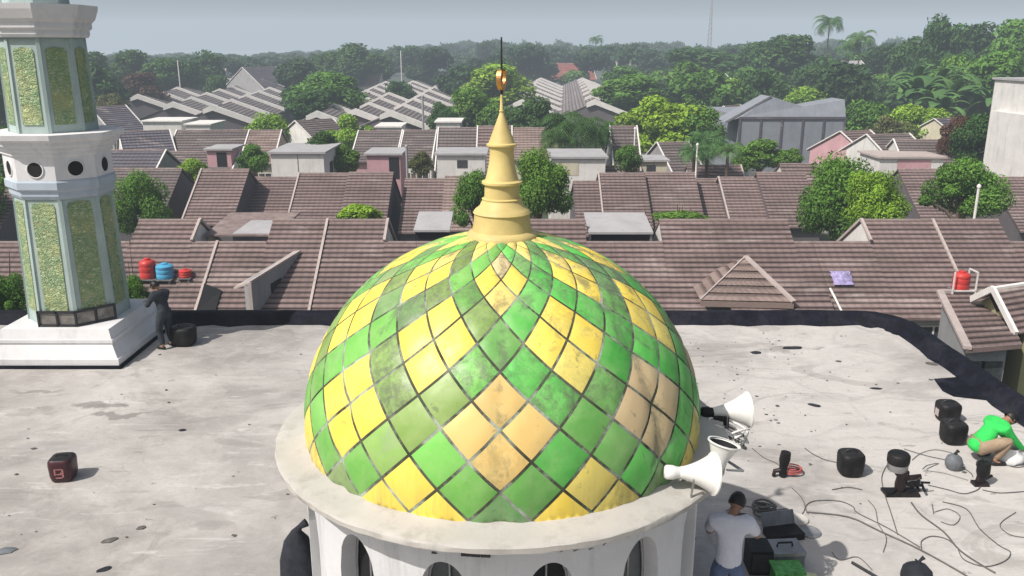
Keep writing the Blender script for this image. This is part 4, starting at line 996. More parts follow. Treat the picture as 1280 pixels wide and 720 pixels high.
# ------------------------------------------------------------------ vegetation
def crown_arrays(seed, n_clump, n_leaf, leaf, shape=(1, 1, .8), clump=.36, spread=.8, lowcut=-.35):
    g = np.random.default_rng(seed)
    d = g.normal(size=(n_clump, 3)); d /= np.linalg.norm(d, axis=1)[:, None]; d[:, 2] = np.where(d[:, 2] < lowcut, -d[:, 2], d[:, 2])
    rad = g.uniform(.35, spread, n_clump)[:, None]; cen = d*rad*np.array(shape)
    cr = clump*g.uniform(.45, 1.4, n_clump); ct = g.uniform(0, 1, n_clump)
    idx = g.integers(0, n_clump, n_leaf)
    v = g.normal(size=(n_leaf, 3)); v /= np.linalg.norm(v, axis=1)[:, None]
    rr = g.uniform(.45, 1.08, n_leaf)**.6
    pos = cen[idx] + v*(cr[idx]*rr)[:, None]*np.array([1, 1, .8])
    nrm = v*.8 + g.normal(size=(n_leaf, 3))*.55 + np.array([0, 0, .35]); nrm /= np.linalg.norm(nrm, axis=1)[:, None]
    t = np.cross(nrm, g.normal(size=(n_leaf, 3))); t /= np.linalg.norm(t, axis=1)[:, None]; b = np.cross(nrm, t)
    s = leaf*g.uniform(.6, 1.3, n_leaf)[:, None]
    q = np.stack([pos - t*s, pos + b*s*.5 , pos + t*s, pos - b*s*.5], 1)
    q[:, 1] += nrm*s*.12; q[:, 3] += nrm*s*.12
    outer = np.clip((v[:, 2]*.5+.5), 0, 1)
    tint = np.clip(.13 + .55*ct[idx] + .35*outer*rr + .25*np.clip(pos[:, 2]/shape[2]*.5+.4, 0, 1) + g.normal(size=n_leaf)*.16 - .15, 0, 1)  # sunlit tops tinted lighter and bases darker, light put into leaf colour
    return q.reshape(-1, 3), tint, cen, cr
def leaf_mesh(name, q, tint, mat):
    n_ = len(tint); me = bpy.data.meshes.new(name); me.vertices.add(4*n_); me.vertices.foreach_set('co', q.astype(np.float32).ravel())
    me.loops.add(4*n_); me.loops.foreach_set('vertex_index', np.arange(4*n_, dtype=np.int32))
    me.polygons.add(n_); me.polygons.foreach_set('loop_start', np.arange(0, 4*n_, 4, dtype=np.int32))
    a = me.attributes.new('tint', 'FLOAT', 'FACE'); a.data.foreach_set('value', tint.astype(np.float32))
    if mat: me.materials.append(mat)
    me.update(calc_edges=True); return me
# prototypes: unit crowns (radius about 1), shared by all trees of that build
CR = {}
def crown(kind, build, seed):
    key = (kind, build, seed)
    if key not in CR:
        prm = dict(near=(34, 26000, .040), midd=(26, 9000, .065), far=(24, 4200, .105), tall=(34, 7000, .085), bush=(24, 9000, .085), wide=(30, 7000, .08))[build]
        shp = dict(near=(1, 1, .92), midd=(1, 1, .85), far=(1, 1, .85), tall=(.85, .85, 1.25), bush=(1, .6, .5), wide=(1.2, 1.1, .6))[build]
        q, t, cen, cr = crown_arrays(seed*13+hash(build) % 1 + len(build), prm[0], prm[1], prm[2], shp, .36 if build != 'bush' else .3, .85, -.9 if build in ('far', 'tall', 'midd') else -.5)
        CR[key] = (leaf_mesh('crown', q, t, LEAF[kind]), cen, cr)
    return CR[key]
TR = {}
def trunk_mesh(build, seed, kind):
    key = (build, seed)
    if key in TR: return TR[key]
    _, cen, cr = crown(kind, build, seed); mb = MB(); H0 = -1.9
    mb.tube([(0, 0, H0), (.03, .02, -1.2), (0, 0, -.5), (.02, 0, .1)], [.11, .085, .07, .04], 8)
    for i in range(min(9, len(cen))):
        c = cen[i]; mb.tube([(0, 0, -.75+.06*i), tuple(c*.45+np.array([0, 0, -.2])), tuple(c*.95)], [.05, .032, .012], 6)
    o = mb.build('trunk', M['bark']); me = o.data; bpy.data.objects.remove(o); TR[key] = me; return me
tree_count = 0
def tree(x, yt, yb, hw, D, kind, label, build='midd', seed=1, name='broadleaf_tree', group=None, rz=None, sq=1.0, gz=GZ):
    # crown spans photo rows yt..yb at distance D; half width hw pixels
    global tree_count; tree_count += 1
    zt, zb = zat(yt, D), zat(yb, D); zc = (zt+zb)/2; k = (D*math.cos(PITCH)+(HC-zc)*math.sin(PITCH))/F
    X = (x-640)*k; rx = hw*k; rz_ = max(.3, (zt-zb)/2)
    me, cen, cr = crown(kind, build, seed)
    o = empty(name, (X, D, gz), label, 'tree' if 'shrub' not in name else 'shrub', 0, group)
    c = bpy.data.objects.new('crown', me); COL.objects.link(c); c.parent = o
    vs = dict(near=1.1, midd=1.05, far=1.05, tall=1.4, bush=.68, wide=.78)[build]; hs_ = dict(near=1.12, midd=1.12, far=1.12, tall=1.0, bush=1.12, wide=1.25)[build]
    c.location = (0, 0, zc-gz); c.scale = (rx/hs_, rx/hs_*sq, rz_/vs); c.rotation_euler = (0, 0, rng.uniform(0, 6.28) if rz is None else rz)
    t = bpy.data.objects.new('trunk', trunk_mesh(build, seed, kind)); COL.objects.link(t); t.parent = o
    t.rotation_euler = c.rotation_euler; s = (zc-gz)/1.9; t.location = (0, 0, zc-gz); t.scale = (min(s, rx)*.9, min(s, rx)*.9, s)
    return o
tree(176, 208, 320, 40, 50, 'mid', 'dark round leafy tree right of the minaret, in front of the grey roof', 'near', 1)
tree(8, 335, 425, 34, 26.5, 'mid', 'leafy shrub behind the kerb left of the minaret', 'near', 2, 'leafy_shrub')
tree(168, 343, 395, 21, 27, 'mid', 'leafy shrub showing between the minaret and the person in dark clothes', 'near', 3, 'leafy_shrub')
tree(447, 253, 280, 36, 44.5, 'bright', 'bright trimmed leafy hedge behind the brown ridge left of the dome', 'bush', 1, 'hedge_shrub', rz=0)
tree(850, 264, 280, 42, 46.5, 'mid', 'low scrubby hedge between the brown roofs right of the canopy', 'bush', 2, 'hedge_shrub', rz=0)
tree(596, 203, 305, 36, 47, 'mid', 'leafy tree behind the spire on its left', 'near', 2)
tree(672, 184, 305, 48, 46, 'mid', 'dense dark tree beside the spire on its right', 'near', 3)
tree(1044, 186, 330, 60, 47, 'mid', 'large dark green round tree between the brown roofs, left of the bright one', 'near', 1)
tree(1090, 204, 306, 46, 44.5, 'bright', 'bright yellow-green tree standing against the large dark one', 'near', 2)
tree(1204, 196, 302, 58, 47.5, 'mid', 'dark round tree behind the white post near the right edge', 'near', 3)
tree(806, 272, 304, 9, 40.5, 'mid', 'small spindly plant at the right end of the flat canopy', 'midd', 3, 'leafy_shrub')
LST = [(-60, 190, 300, 60, 52, 'mid', 'broad leafy tree beyond the left edge behind the minaret'), (-160, 150, 260, 60, 70, 'dark', 'dark tree far left behind the minaret'), (60, 120, 240, 40, 90, 'dark', 'dark tree hidden right behind the minaret balcony'), (240, 193, 228, 20, 66, 'bright', 'small bright bush in front of the grey roof left of the second row'),
 (317, 178, 220, 23, 67, 'mid', 'dark round bush left of the white concrete block'),
 (400, 158, 222, 33, 70, 'dark', 'dark tree behind the white concrete block'), (428, 178, 222, 24, 69, 'mid', 'dark bushy tree right of the white concrete block'),
 (335, 133, 164, 32, 100, 'bright', 'bright leafy tree below the left-hand estate'), (437, 140, 166, 30, 98, 'bright', 'bright leafy tree below the middle estate'),
 (525, 186, 216, 18, 67, 'olive', 'small olive bush left of the white annex'),
 (412, 88, 152, 48, 140, 'mid', 'large green tree between the left and middle estates'), (388, 105, 150, 30, 128, 'dark', 'darker tree at the left foot of the large green one between the estates'),
 (590, 108, 166, 46, 112, 'mid', 'large tree right of the middle estate, behind the spire'), (555, 122, 162, 26, 108, 'dark', 'dark tree at the right end of the middle estate'),
 (620, 78, 130, 44, 150, 'bright', 'bright feathery tree behind the crescent of the spire'), (640, 125, 172, 34, 105, 'dark', 'dark tree right behind the spire cone'),
 (668, 118, 165, 36, 100, 'dark', 'dark tree left of the feathery palm'),
 (826, 112, 196, 58, 92, 'bright', 'big bright sunlit tree right of the feathery palm'), (872, 128, 198, 36, 90, 'mid', 'dark leaning tree at the right side of the big bright one'),
 (786, 86, 130, 42, 145, 'mid', 'round dull green tree behind the big bright one'), (762, 150, 190, 20, 84, 'mid', 'small tree between the palm and the big bright tree'),
 (915, 92, 138, 48, 150, 'bright', 'bright canopy behind the left end of the warehouse'), (958, 96, 128, 48, 155, 'bright', 'bright canopy right behind the warehouse peak'),
 (1010, 102, 130, 40, 140, 'bright', 'bright low canopy behind the right part of the warehouse'),
 (950, 172, 216, 36, 70, 'mid', 'leafy tree standing against the front of the warehouse'), (985, 182, 214, 24, 71, 'mid', 'small leafy tree right of the one against the warehouse'),
 (785, 178, 212, 19, 64, 'mid', 'dark bush in front of the brown roof right of the palm'),
 (1080, 116, 168, 38, 104, 'mid', 'dull green tree right of the warehouse'), (1130, 128, 172, 36, 100, 'bright', 'yellowish green tree in the right hand orchard'),
 (1108, 138, 178, 30, 96, 'olive', 'olive green tree behind the right hand cluster of houses'), (1160, 130, 178, 34, 104, 'bright', 'leafy tree left of the small grey house'),
 (1222, 132, 208, 32, 70, 'dark', 'dark reddish tree left of the white tower'), (1195, 142, 205, 22, 72, 'rust', 'rust tinged tree beside the small grey house'),
 (180, 84, 130, 26, 165, 'rust', 'rust coloured tree behind the left estate'),
 (440, 52, 96, 34, 235, 'dark', 'tall dark tree standing above the left of the middle estate'), (408, 60, 96, 22, 240, 'dark', 'dark tree left of the tall one above the middle estate'), (468, 60, 96, 26, 245, 'dark', 'dark tree right of the tall one above the middle estate'),
 (985, 32, 100, 46, 190, 'dark', 'tall dark spreading tree right of the radio mast'), (945, 50, 104, 34, 200, 'dark', 'dark tree between the radio mast and the tall spreading tree'),
 (885, 52, 104, 60, 210, 'dark', 'wide dark tree mass below the radio mast'),
 (1168, 12, 96, 28, 160, 'dark', 'tallest tree on the right skyline, left crown'), (1215, 14, 100, 34, 165, 'dark', 'tall tree on the right skyline, second crown'),
 (1265, 20, 110, 38, 150, 'mid', 'tall tree on the right skyline by the picture edge'), (1235, 50, 130, 40, 120, 'mid', 'green tree behind the white tower'),
 (1135, 42, 110, 32, 170, 'dark', 'dark tree left of the tallest right hand tree'), (1100, 48, 110, 28, 185, 'dark', 'dark tree behind the white roofed hut'),
 (1190, 66, 130, 34, 130, 'mid', 'green tree above the banana plants'), (1060, 82, 118, 26, 160, 'dark', 'dark tree in front of the white roofed hut'), (1020, 78, 120, 24, 165, 'dark', 'dark tree left of the white roofed hut'),
 (120, 56, 130, 30, 190, 'dark', 'tall dark tree just right of the minaret upper shaft'), (165, 60, 118, 30, 200, 'dark', 'dark tree left behind the rust coloured one'), (205, 66, 112, 30, 195, 'dark', 'dark tree right behind the rust coloured one'), (262, 60, 96, 24, 215, 'dark', 'dark tree above the left estate'), (232, 68, 104, 24, 200, 'dark', 'dark tree left above the left estate'), (270, 84, 106, 14, 190, 'dark', 'small dark tree in front of the far white roofed house'),
 (140, 110, 150, 22, 130, 'olive', 'olive bush right beside the minaret upper shaft'), (-5, 60, 180, 30, 120, 'dark', 'dark tree at the left edge behind the minaret'), (20, 150, 240, 40, 75, 'dark', 'dark tree hidden left behind the minaret'),
 (500, 92, 108, 20, 170, 'dark', 'dark bush at the back of the middle estate'), (765, 95, 115, 14, 170, 'dark', 'dark tree right behind the far terrace row')]
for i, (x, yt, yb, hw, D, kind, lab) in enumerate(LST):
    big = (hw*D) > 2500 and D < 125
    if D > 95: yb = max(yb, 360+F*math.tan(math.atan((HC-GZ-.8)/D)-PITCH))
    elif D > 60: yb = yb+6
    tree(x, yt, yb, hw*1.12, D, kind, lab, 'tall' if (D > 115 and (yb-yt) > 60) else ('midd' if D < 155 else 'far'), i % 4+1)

def strip_fronds(n_f, L, droop, w0, seed, leaflets=True, up=.9):
    g = random.Random(seed); qs = []; ts = []
    for i in range(n_f):
        a = 2*math.pi*i/n_f + g.uniform(-.2, .2); el = g.uniform(.15, up); l = L*g.uniform(.8, 1.1); n_ = 10
        pts = []; p = Vector((0, 0, 0)); e = el
        for k in range(n_+1):
            pts.append(p.copy()); p = p + Vector((math.cos(a)*math.cos(e), math.sin(a)*math.cos(e), math.sin(e)))*l/n_; e -= droop*(.5+k/n_)/n_*2
        side = Vector((-math.sin(a), math.cos(a), 0)); tn = g.uniform(.3, 1)
        for k in range(n_):
            t = k/n_
            if leaflets:
                for s in (-1, 1):
                    for h in (0, .5):
                        b = pts[k].lerp(pts[k+1], h); d = (pts[k+1]-pts[k]).normalized(); ll = w0*math.sin(math.pi*min(1, .15+t*.85))*g.uniform(.8, 1.2)
                        tip = b + side*s*ll*.8 + d*ll*.5 - Vector((0, 0, ll*.45)); wv = d*ll*.09
                        qs += [b-wv, b+wv, tip+wv*.3, tip-wv*.3]; ts.append(min(1, tn*g.uniform(.6, 1.2)))
            else:
                wa, wb = [w0*math.sin(math.pi*min(.98, .12+q*.86))**.6 for q in (t, t+1/n_)]
                for s in (-1, 1):
                    dr = Vector((0, 0, -.25))
                    qs += [pts[k], pts[k+1], pts[k+1]+(side*s+dr)*wb, pts[k]+(side*s+dr)*wa]; ts.append(min(1, tn*g.uniform(.75, 1.1)))
    return np.array([tuple(v) for v in qs]), np.array(ts)
FR = {}
def palm(x, yt, D, h_crown, label, style='palm', name='palm_tree', kind='palm', group=None, L=2.6, seed=1):
    # yt: photo row of the crown centre
    key = (style, seed, kind)
    if key not in FR:
        if style == 'palm': q, t = strip_fronds(30, 1.0, 1.7, .20, seed, True, 1.35)
        elif style == 'banana': q, t = strip_fronds(12, 1.0, 1.1, .13, seed, False, 1.45)
        else: q, t = strip_fronds(26, 1.0, 1.3, .15, seed)
        FR[key] = leaf_mesh('fronds', q, t, LEAF[kind])
        tm = MB(); tm.tube([(0, 0, -1), (.01, 0, -.6), (0, .01, -.2), (0, 0, 0)], [1.3, 1.0, .9, .8], 8); o = tm.build('trunk', M['bark']); FR['t'] = o.data; bpy.data.objects.remove(o)
    p = at(x, yt, D); o = empty(name, (p.x, D, GZ), label, 'palm' if 'palm' in name else 'banana plant', 0, group)
    c = bpy.data.objects.new('fronds', FR[key]); COL.objects.link(c); c.parent = o; c.location = (0, 0, p.z-GZ); c.scale = (L,)*3; c.rotation_euler = (0, 0, rng.uniform(0, 6))
    t = bpy.data.objects.new('trunk', FR['t']); COL.objects.link(t); t.parent = o; t.location = (0, 0, p.z-GZ); t.scale = (.14, .14, p.z-GZ)
    return o
palm(715, 166, 74, 0, 'dark feathery palm with drooping fronds above the white block', L=4.8, kind='dark')
palm(700, 178, 72, 0, 'lower dark palm beside the feathery one on its left', L=3.0, seed=2, kind='dark')
palm(745, 172, 73, 0, 'small dark palm beside the feathery one on its right', L=2.6, seed=2, kind='dark')
palm(885, 182, 66, 0, 'bright young palm left of the warehouse front', L=2.8, seed=3)
palm(868, 192, 65, 0, 'smaller bright young palm left of the other one', L=2.0, seed=3)
palm(910, 190, 65, 0, 'smaller bright young palm right of the other one', L=2.0, seed=1)
palm(1037, 30, 190, 0, 'tall thin palm on the skyline right of the spreading tree', L=5, seed=2)
palm(1076, 50, 180, 0, 'dark palm on the skyline above the white roofed hut', L=5, seed=3)
palm(1062, 60, 185, 0, 'lower dark palm left of the one above the hut', L=4.5, seed=1)
palm(745, 50, 330, 0, 'far thin palm on the middle skyline', L=4.5, seed=3)
for i, (x, y, D, L_) in enumerate(((1150, 118, 116, 4.8), (1172, 106, 120, 5.2), (1190, 120, 116, 4.8), (1165, 132, 112, 4.2), (1210, 104, 122, 5), (1226, 116, 118, 4.6), (1180, 138, 108, 3.8), (1145, 100, 124, 4.6), (1240, 128, 112, 4), (1135, 122, 118, 4))):
    palm(x, y, D, 0, 'bright broad leaved banana plant in the clump on the right slope', 'banana', 'banana_plant', 'palm', 'banana plants on the right slope', L_, 1+i % 3)

# belt of trees between and behind the estates
def belt():
    g = random.Random(21)
    prof = [(-200, 62), (110, 64), (300, 66), (400, 62), (480, 58), (520, 50), (600, 47), (760, 49), (900, 52), (960, 42), (1050, 48), (1100, 44), (1180, 22), (1280, 26), (1500, 24)]
    def sky(x):
        for (a, ya), (b, yb) in zip(prof, prof[1:]):
            if a <= x <= b: return ya+(yb-ya)*(x-a)/(b-a)
        return 55
    used = []
    clear = [(130, 372, 95, 262), (390, 580, 95, 262), (635, 775, 95, 262)]
    n_ = 0
    for i in range(900):
        x = g.uniform(-120, 1400); D = g.choice((150, 175, 200, 225, 250))*g.uniform(.94, 1.08)
        if any(a < x < b and c < D < d for a, b, c, d in clear): continue
        if x < 640 and D < 190 and 100 < x: 
            if x > 385: continue
        px = (x-640)*D/1067
        if any(math.hypot(px-u, D-v) < 8.5 for u, v in used): continue
        used.append((px, D)); h = g.uniform(7, 12.5) if x < 920 else g.uniform(8, 15)
        yt = None
        zt = GZ+h; k = math.atan((HC-zt)/D); yt = 360+F*math.tan(k-PITCH); yb = 360+F*math.tan(math.atan((HC-(GZ+.3))/D)-PITCH)
        hw = g.uniform(5, 8)/D*F
        yt = max(yt, sky(x)-4)
        if x > 640: reg = ('dark leafy tree in the wooded slope right of the radio mast', 'trees of the wooded slope on the right') if x > 900 else ('dark hazy tree in the wooded belt behind the spire and palm', 'trees of the middle wooded belt')
        else: reg = ('dark hazy tree in the wooded belt behind the left and middle estates', 'trees of the left wooded belt')
        tree(x, yt, yb, hw, D, g.choice(('far', 'far', 'dark', 'mid') if x < 900 else ('dark', 'mid', 'far', 'dark')), reg[0], 'far', g.randint(1, 5), 'belt_tree', reg[1]); n_ += 1
        if n_ > 190: break
    # the far wood that reads as one mass
    qs, ts = [], []
    base = [crown_arrays(90+i, 16, 1100, .15, (1, 1, .85), .36)[:2] for i in range(4)]
    gg = np.random.default_rng(5)
    for i in range(520):
        D = gg.uniform(262, 620); x = gg.uniform(-180, 1460); h = gg.uniform(11, 17)
        zt = GZ+h; zlim = zat(sky(x)-gg.uniform(-6, 3), D)
        zt = min(max(zt, GZ+9), max(GZ+9, zlim)) if gg.uniform() < .9 else min(zlim, GZ+22)
        if D > 420 and gg.uniform() < .65: zt = min(zlim, GZ+24)
        r = gg.uniform(5, 8.5); q, t = base[i % 4]; X = (x-640)*D/F*1.0
        hz = (zt-GZ)*.42
        v = q*np.array([r, r, hz/1.05]) + np.array([X, D, zt-hz]); qs.append(v); ts.append(np.clip(t+gg.uniform(-.2, .15), 0, 1))
    me = leaf_mesh('far_wood', np.concatenate(qs), np.concatenate(ts), LEAF['far']); o = bpy.data.objects.new('far_wood', me); COL.objects.link(o)
    tag(o, 'hazy dark far wood along the whole horizon', 'wood', None, 'stuff')
belt()

# mast and poles
def mast():
    p = at(887, 52, 560); zt = zat(2, 560); o = empty('radio_mast', (p.x, 560, GZ), 'thin grey lattice radio mast on the skyline', 'mast')
    mb = MB(); H = zt-GZ; n_ = 14
    f = lambda t: 1.5*(1-t)+.35*t
    for sx, sy in ((-1, -1), (1, -1), (1, 1), (-1, 1)): mb.bar((sx*f(0), sy*f(0), 0), (sx*f(1), sy*f(1), H), .30)
    for i in range(n_):
        t0, t1 = i/n_, (i+1)/n_
        for s in (-1, 1):
            mb.bar((-f(t0)*s, -f(t0), H*t0), (f(t1)*s, -f(t1), H*t1), .2); mb.bar((-f(t0), -f(t0)*s, H*t0), (-f(t1), f(t1)*s, H*t1), .2)
    mb.build('lattice', M['grey_wall'], o)
    mb = MB(); mb.box(-.5, .5, -.5, .5, H, H+1.5); mb.build('antenna', M['grey_wall'], o)
mast()
def pole(x, y0, y1, D, r, mat, label, name='post'):
    a, b = at(x, y0, D), at(x, y1, D); o = empty(name, (a.x, D, GZ), label, 'post')
    mb = MB(); mb.tube([(0, 0, 0), (0, 0, a.z-GZ)], [r*1.2, r], 8); mb.build('shaft', mat, o)
    mb = MB(); mb.lathe([(r*1.5, 0), (r*1.5, .12), (0.001, .2)], 8, 0, Matrix.Translation((0, 0, a.z-GZ-.1))); mb.build('cap', mat, o)
pole(1224, 232, 274, 43, .07, M['white_cap'], 'white post standing in front of the dark round tree on the right')
pole(508, 182, 215, 66, .09, M['grey_wall'], 'grey post beside the pink house')
pole(872, 180, 212, 64, .07, M['white_cap'], 'white post among the young palms')
pole(794, 160, 212, 66, .06, M['white_cap'], 'white post right of the brown roof by the palm')
pole(528, 120, 160, 100, .12, M['grey_wall'], 'thin grey pole at the right row of the middle estate')
pole(501, 64, 84, 250, .14, M['white_cap'], 'white pole among the far trees left of the spire')
pole(222, 76, 102, 190, .12, M['white_cap'], 'white pole among the far trees on the left')
M['maroonblack'] = simple('dark_red_plastic', (.016, .008, .009), .5, var=.4)
# ------------------------------------------------------------------ loudspeakers and clutter on the roof
def horn(name, loc, direc, L, r, label, inner='whitehorn', dk=False):
    o = empty(name, loc, label, 'loudspeaker')
    d = Vector(direc).normalized(); Mx = d.to_track_quat('Z', 'Y').to_matrix().to_4x4()
    prof = []
    for k in range(15):
        t = k/14; prof.append((.05 + (r-.05)*(t**2.1*.62 + t*.38), -L*.45 + L*t))
    mb = MB(); mb.lathe(prof + [(r+.012, L*.55+.004), (r+.012, L*.55+.018), (r-.004, L*.55+.016)], 40, 0, Mx); fl = mb.build('flare', M['whitehorn'], o, 60)
    mb = MB(); mb.lathe([(rr-.012, zz) for rr, zz in prof], 40, 0, Mx); mb.lathe([(0.001, -L*.2), (.035, -L*.15), (.05, L*.12), (.055, L*.2), (.02, L*.24), (.001, L*.245)], 20, 1, Mx); mb.build('throat', [M[inner], M['darkmetal']], fl)
    mb = MB(); z = -L*.45; mb.lathe([(.001, z-.13), (.05, z-.125), (.065, z-.11), (.065, z-.05), (.06, z-.035), (.05, z+.01)], 24, 0, Mx); mb.build('driver', M['black'] if dk else M['whitehorn'], o, 50)
    # u bracket
    s = d.cross(Vector((0, 0, 1)));  s = s.normalized() if s.length > .1 else Vector((1, 0, 0)); u = s.cross(d).normalized()
    mb = MB(); c = d*(-L*.12)
    a, b = c + s*.13, c - s*.13
    mb.bar(a, a-u*.2, .03, .012); mb.bar(b, b-u*.2, .03, .012); mb.bar(a-u*.2, b-u*.2, .03, .012); mb.build('bracket', M['metal'], o)
    return o
horn('horn_speaker', (1.64, 6.98, 2.70), (1, .12, -.10), .32, .185, 'white horn loudspeaker on the dome ledge facing right, nearest the standing man')
horn('horn_speaker', (2.36, 8.62, 2.58), (1, .05, .06), .38, .19, 'white horn loudspeaker mounted behind the dome edge, facing right', 'whitehorn', True)
horn('horn_speaker', (1.95, 7.30, 2.66), (.25, .12, 1), .30, .145, 'white horn loudspeaker turned up, showing its black mouth', 'dark')
# its mounting gear: bracket arm with transformer box
o = empty('speaker_mount', (2.30, 8.72, 2.45), 'dark bracket arm with a transformer box holding the rear loudspeaker', 'bracket')
mb = MB(); mb.bar((-.3, -.1, .10), (.15, -.1, .14), .06, .05); mb.bar((-.05, -.1, .12), (-.02, .05, -.4), .05); mb.build('arm', M['darkmetal'], o)
mb = MB(); mb.box(-.12, .05, -.22, -.06, -.06, .10); mb.build('transformer_box', M['black'], o)
mb = MB(); mb.box(-.10, -.02, -.24, -.222, -.05, .06); mb.build('cover_plate', M['whitehorn'], o)

def tube_thing(name, pts, r, mat, label, cat, seg=6, smooth=4):
    P = [Vector(p) for p in pts]; out = []
    for i in range(len(P)-1):
        p0, p1, p2, p3 = P[max(i-1, 0)], P[i], P[i+1], P[min(i+2, len(P)-1)]
        for k in range(smooth):
            t = k/smooth; out.append(.5*((2*p1)+(p2-p0)*t+(2*p0-5*p1+4*p2-p3)*t*t+(3*p1-p0-3*p2+p3)*t**3))
    out.append(P[-1]); mb = MB(); mb.tube(out, r, seg); return tag(mb.build(name, mat), label, cat)
rr = random.Random(4)
pts = [Vector((2.30+.22*math.cos(k*1.7)+.06*rr.random(), 8.42+.16*math.sin(k*1.7), 2.36+.12*math.sin(k*2.3)+.02*k*.2)) for k in range(22)]
tube_thing('wire_tangle', pts, .011, M['whitehorn'], 'tangle of pale wires hanging under the rear loudspeaker', 'wires')
tube_thing('wire_tangle', [p + Vector((-.05, -.1, -.02)) for p in pts[3:15]], .012, M['cable'], 'black wire loops hanging beside the pale tangle', 'wires')

CABLES = [([(1010, 642), (1007, 633), (1018, 626), (1048, 626), (1066, 633), (1072, 641), (1110, 660), (1150, 684)], 'black cable looping at the left of the right hand floor and running to the middle'),
 ([(1008, 640), (1060, 646), (1100, 664), (1150, 687), (1202, 716), (1216, 726)], 'long black cable running down to the lower right corner'),
 ([(1139, 628), (1152, 644), (1180, 665), (1200, 688), (1230, 708), (1244, 716)], 'black cable running down right from the dark machine'),
 ([(1178, 627), (1208, 636), (1224, 660), (1248, 681), (1263, 690), (1256, 701), (1232, 708), (1206, 700), (1198, 688)], 'thin cable making a wide loop at the right'),
 ([(1108, 582), (1102, 597), (1106, 618), (1114, 642), (1122, 668)], 'thin cable beside the dark machine, running toward the viewer'),
 ([(1152, 686), (1152, 676), (1165, 670), (1184, 674), (1196, 684)], 'short thin cable arc joining the long ones'),
 ([(1160, 606), (1185, 612), (1205, 617), (1222, 612), (1226, 606)], 'thin cable between the dark machine and the small black pump'),
 ([(1228, 612), (1250, 616), (1282, 614)], 'thin cable leaving the small black pump to the right edge'),
 ([(1130, 561), (1160, 570), (1190, 577), (1212, 590), (1216, 596)], 'thin cable behind the small grey bag'),
 ([(1153, 586), (1160, 581), (1173, 579), (1158, 587), (1180, 591), (1210, 600)], 'pale bent wire left of the small grey bag'),
 ([(1040, 612), (1060, 609), (1078, 612)], 'short bent wire below the lone black bucket'),
 ([(1165, 630), (1167, 642)], 'short black stub of cable on the right hand floor'),
 ([(1255, 580), (1270, 584), (1284, 582)], 'black cable end beside the white bag'),
 ([(905, 640), (925, 632), (960, 638), (985, 636), (975, 646)], 'dark bent cable lying in the shade right of the man'),
 ([(1006, 560), (1014, 566), (1030, 574), (1046, 578)], 'faint thin wire left of the lone black bucket')]
for i, (pp, lab) in enumerate(CABLES):
    tube_thing('cable', [on(x, y, .014) for x, y in pp], .011 if i in (1, 2) else .0065, M['cable'] if i not in (9,) else M['grey_wall'], lab, 'cable')
EXTRA = [([(1140, 575), (1152, 566), (1170, 562), (1190, 566)], 'thin cable curving above the pale bent wire'), ([(1085, 625), (1094, 636), (1098, 655), (1108, 672), (1104, 690)], 'thin cable wandering down left of the long black one'),
 ([(1040, 690), (1050, 700), (1072, 696), (1090, 712)], 'thin cable squiggle near the bottom edge'), ([(1168, 640), (1185, 636), (1200, 645), (1192, 656), (1176, 652)], 'small loop of thin cable in the middle right'), ([(940, 560), (955, 572), (972, 580), (985, 596)], 'thin wire from the wire tangle toward the drill'),
 ([(1270, 640), (1250, 655), (1262, 668), (1284, 672)], 'thin cable arc at the right edge'), ([(990, 610), (1002, 622), (1006, 636), (996, 650)], 'thin dark wire below the hand drill')]
for pp, lab in EXTRA: tube_thing('cable', [on(x, y, .014) for x, y in pp], .005, M['cable'], lab, 'cable')
tube_thing('metal_rod', [on(1065, 703, .02), on(1104, 726, .02)], .02, M['darkmetal'], 'thin black rod lying at the bottom edge on the right', 'rod', 6, 1)
p = on(988, 591, .02); tube_thing('cable_coil', [p + Vector((.17*math.cos(k*.7)*(1+.06*math.sin(k)), .12*math.sin(k*.7), .012+.004*k)) for k in range(26)], .013, M['redcable'], 'red-brown coil of cable at the foot of the black drill', 'cable coil')

def bucket(x, y, label, r=.19, h=.38, mat='black', tilt=0.0, group=None, rz=0.0, mark=False, sq=3.2):
    p = on(x, y, 0.0); o = empty('bucket', (p.x, p.y + r*.6, .004), label, 'bucket', rz, group); o.rotation_euler = (tilt, 0, rz)
    mb = MB(); mb.lathe([(r*.80, 0), (r*.90, .02), (r*1.0, h*.25), (r*1.04, h*.8), (r*1.0, h*.93), (r*.9, h*.985)], 28, 0, None, True, 0, True, False, sq); b = mb.build('body', M[mat], o, 50)
    mb = MB(); mb.lathe([(r*.9, h*.985), (r*.84, h*1.0), (r*.5, h*1.015), (.001, h*1.02)], 28, 0, None, True, 0, False, False, sq); mb.build('lid', M['blacktop'], o, 50)
    mb = MB(); mb.tube([(r*.5*math.cos(a), 0, h*1.01+.05*math.sin(a)) for a in [math.pi*k/8 for k in range(9)]], .012, 6); mb.build('handle', M['darkmetal'], o)
    if mark:
        mb = MB(); z0 = h*.45; y_ = -r*1.045
        for (a, c, e, f) in ((-.07, .06, .06, .075), (-.07, -.045, -.03, .06), (.02, .06, -.0, .02), (-.06, .07, -.02, -.004), (-.055, .045, -.08, -.06), (.045, .07, -.06, .06)):
            mb.face([(a, y_, z0+e), (c, y_, z0+e), (c, y_, z0+f), (a, y_, z0+f)])
        mb.build('printed_mark', M['pinkmark'], b)
    return o
M['blacktop'] = simple('lighter_black_top', (.016, .0155, .016), .6, var=.4, dirt=((.06, .055, .05), .4), spec=.25)  # bucket lids slightly lighter than the sides
bucket(77, 602, 'dark maroon square bucket with a pink mark, alone on the left of the roof', .17, .37, 'maroon', 0, None, R(6), True, 5)
bucket(1065, 596, 'lone black rounded bucket between the drill and the dark machine', .185, .36)
bucket(1194, 556, 'black bucket behind the crouching person, the nearer of two', .19, .36)
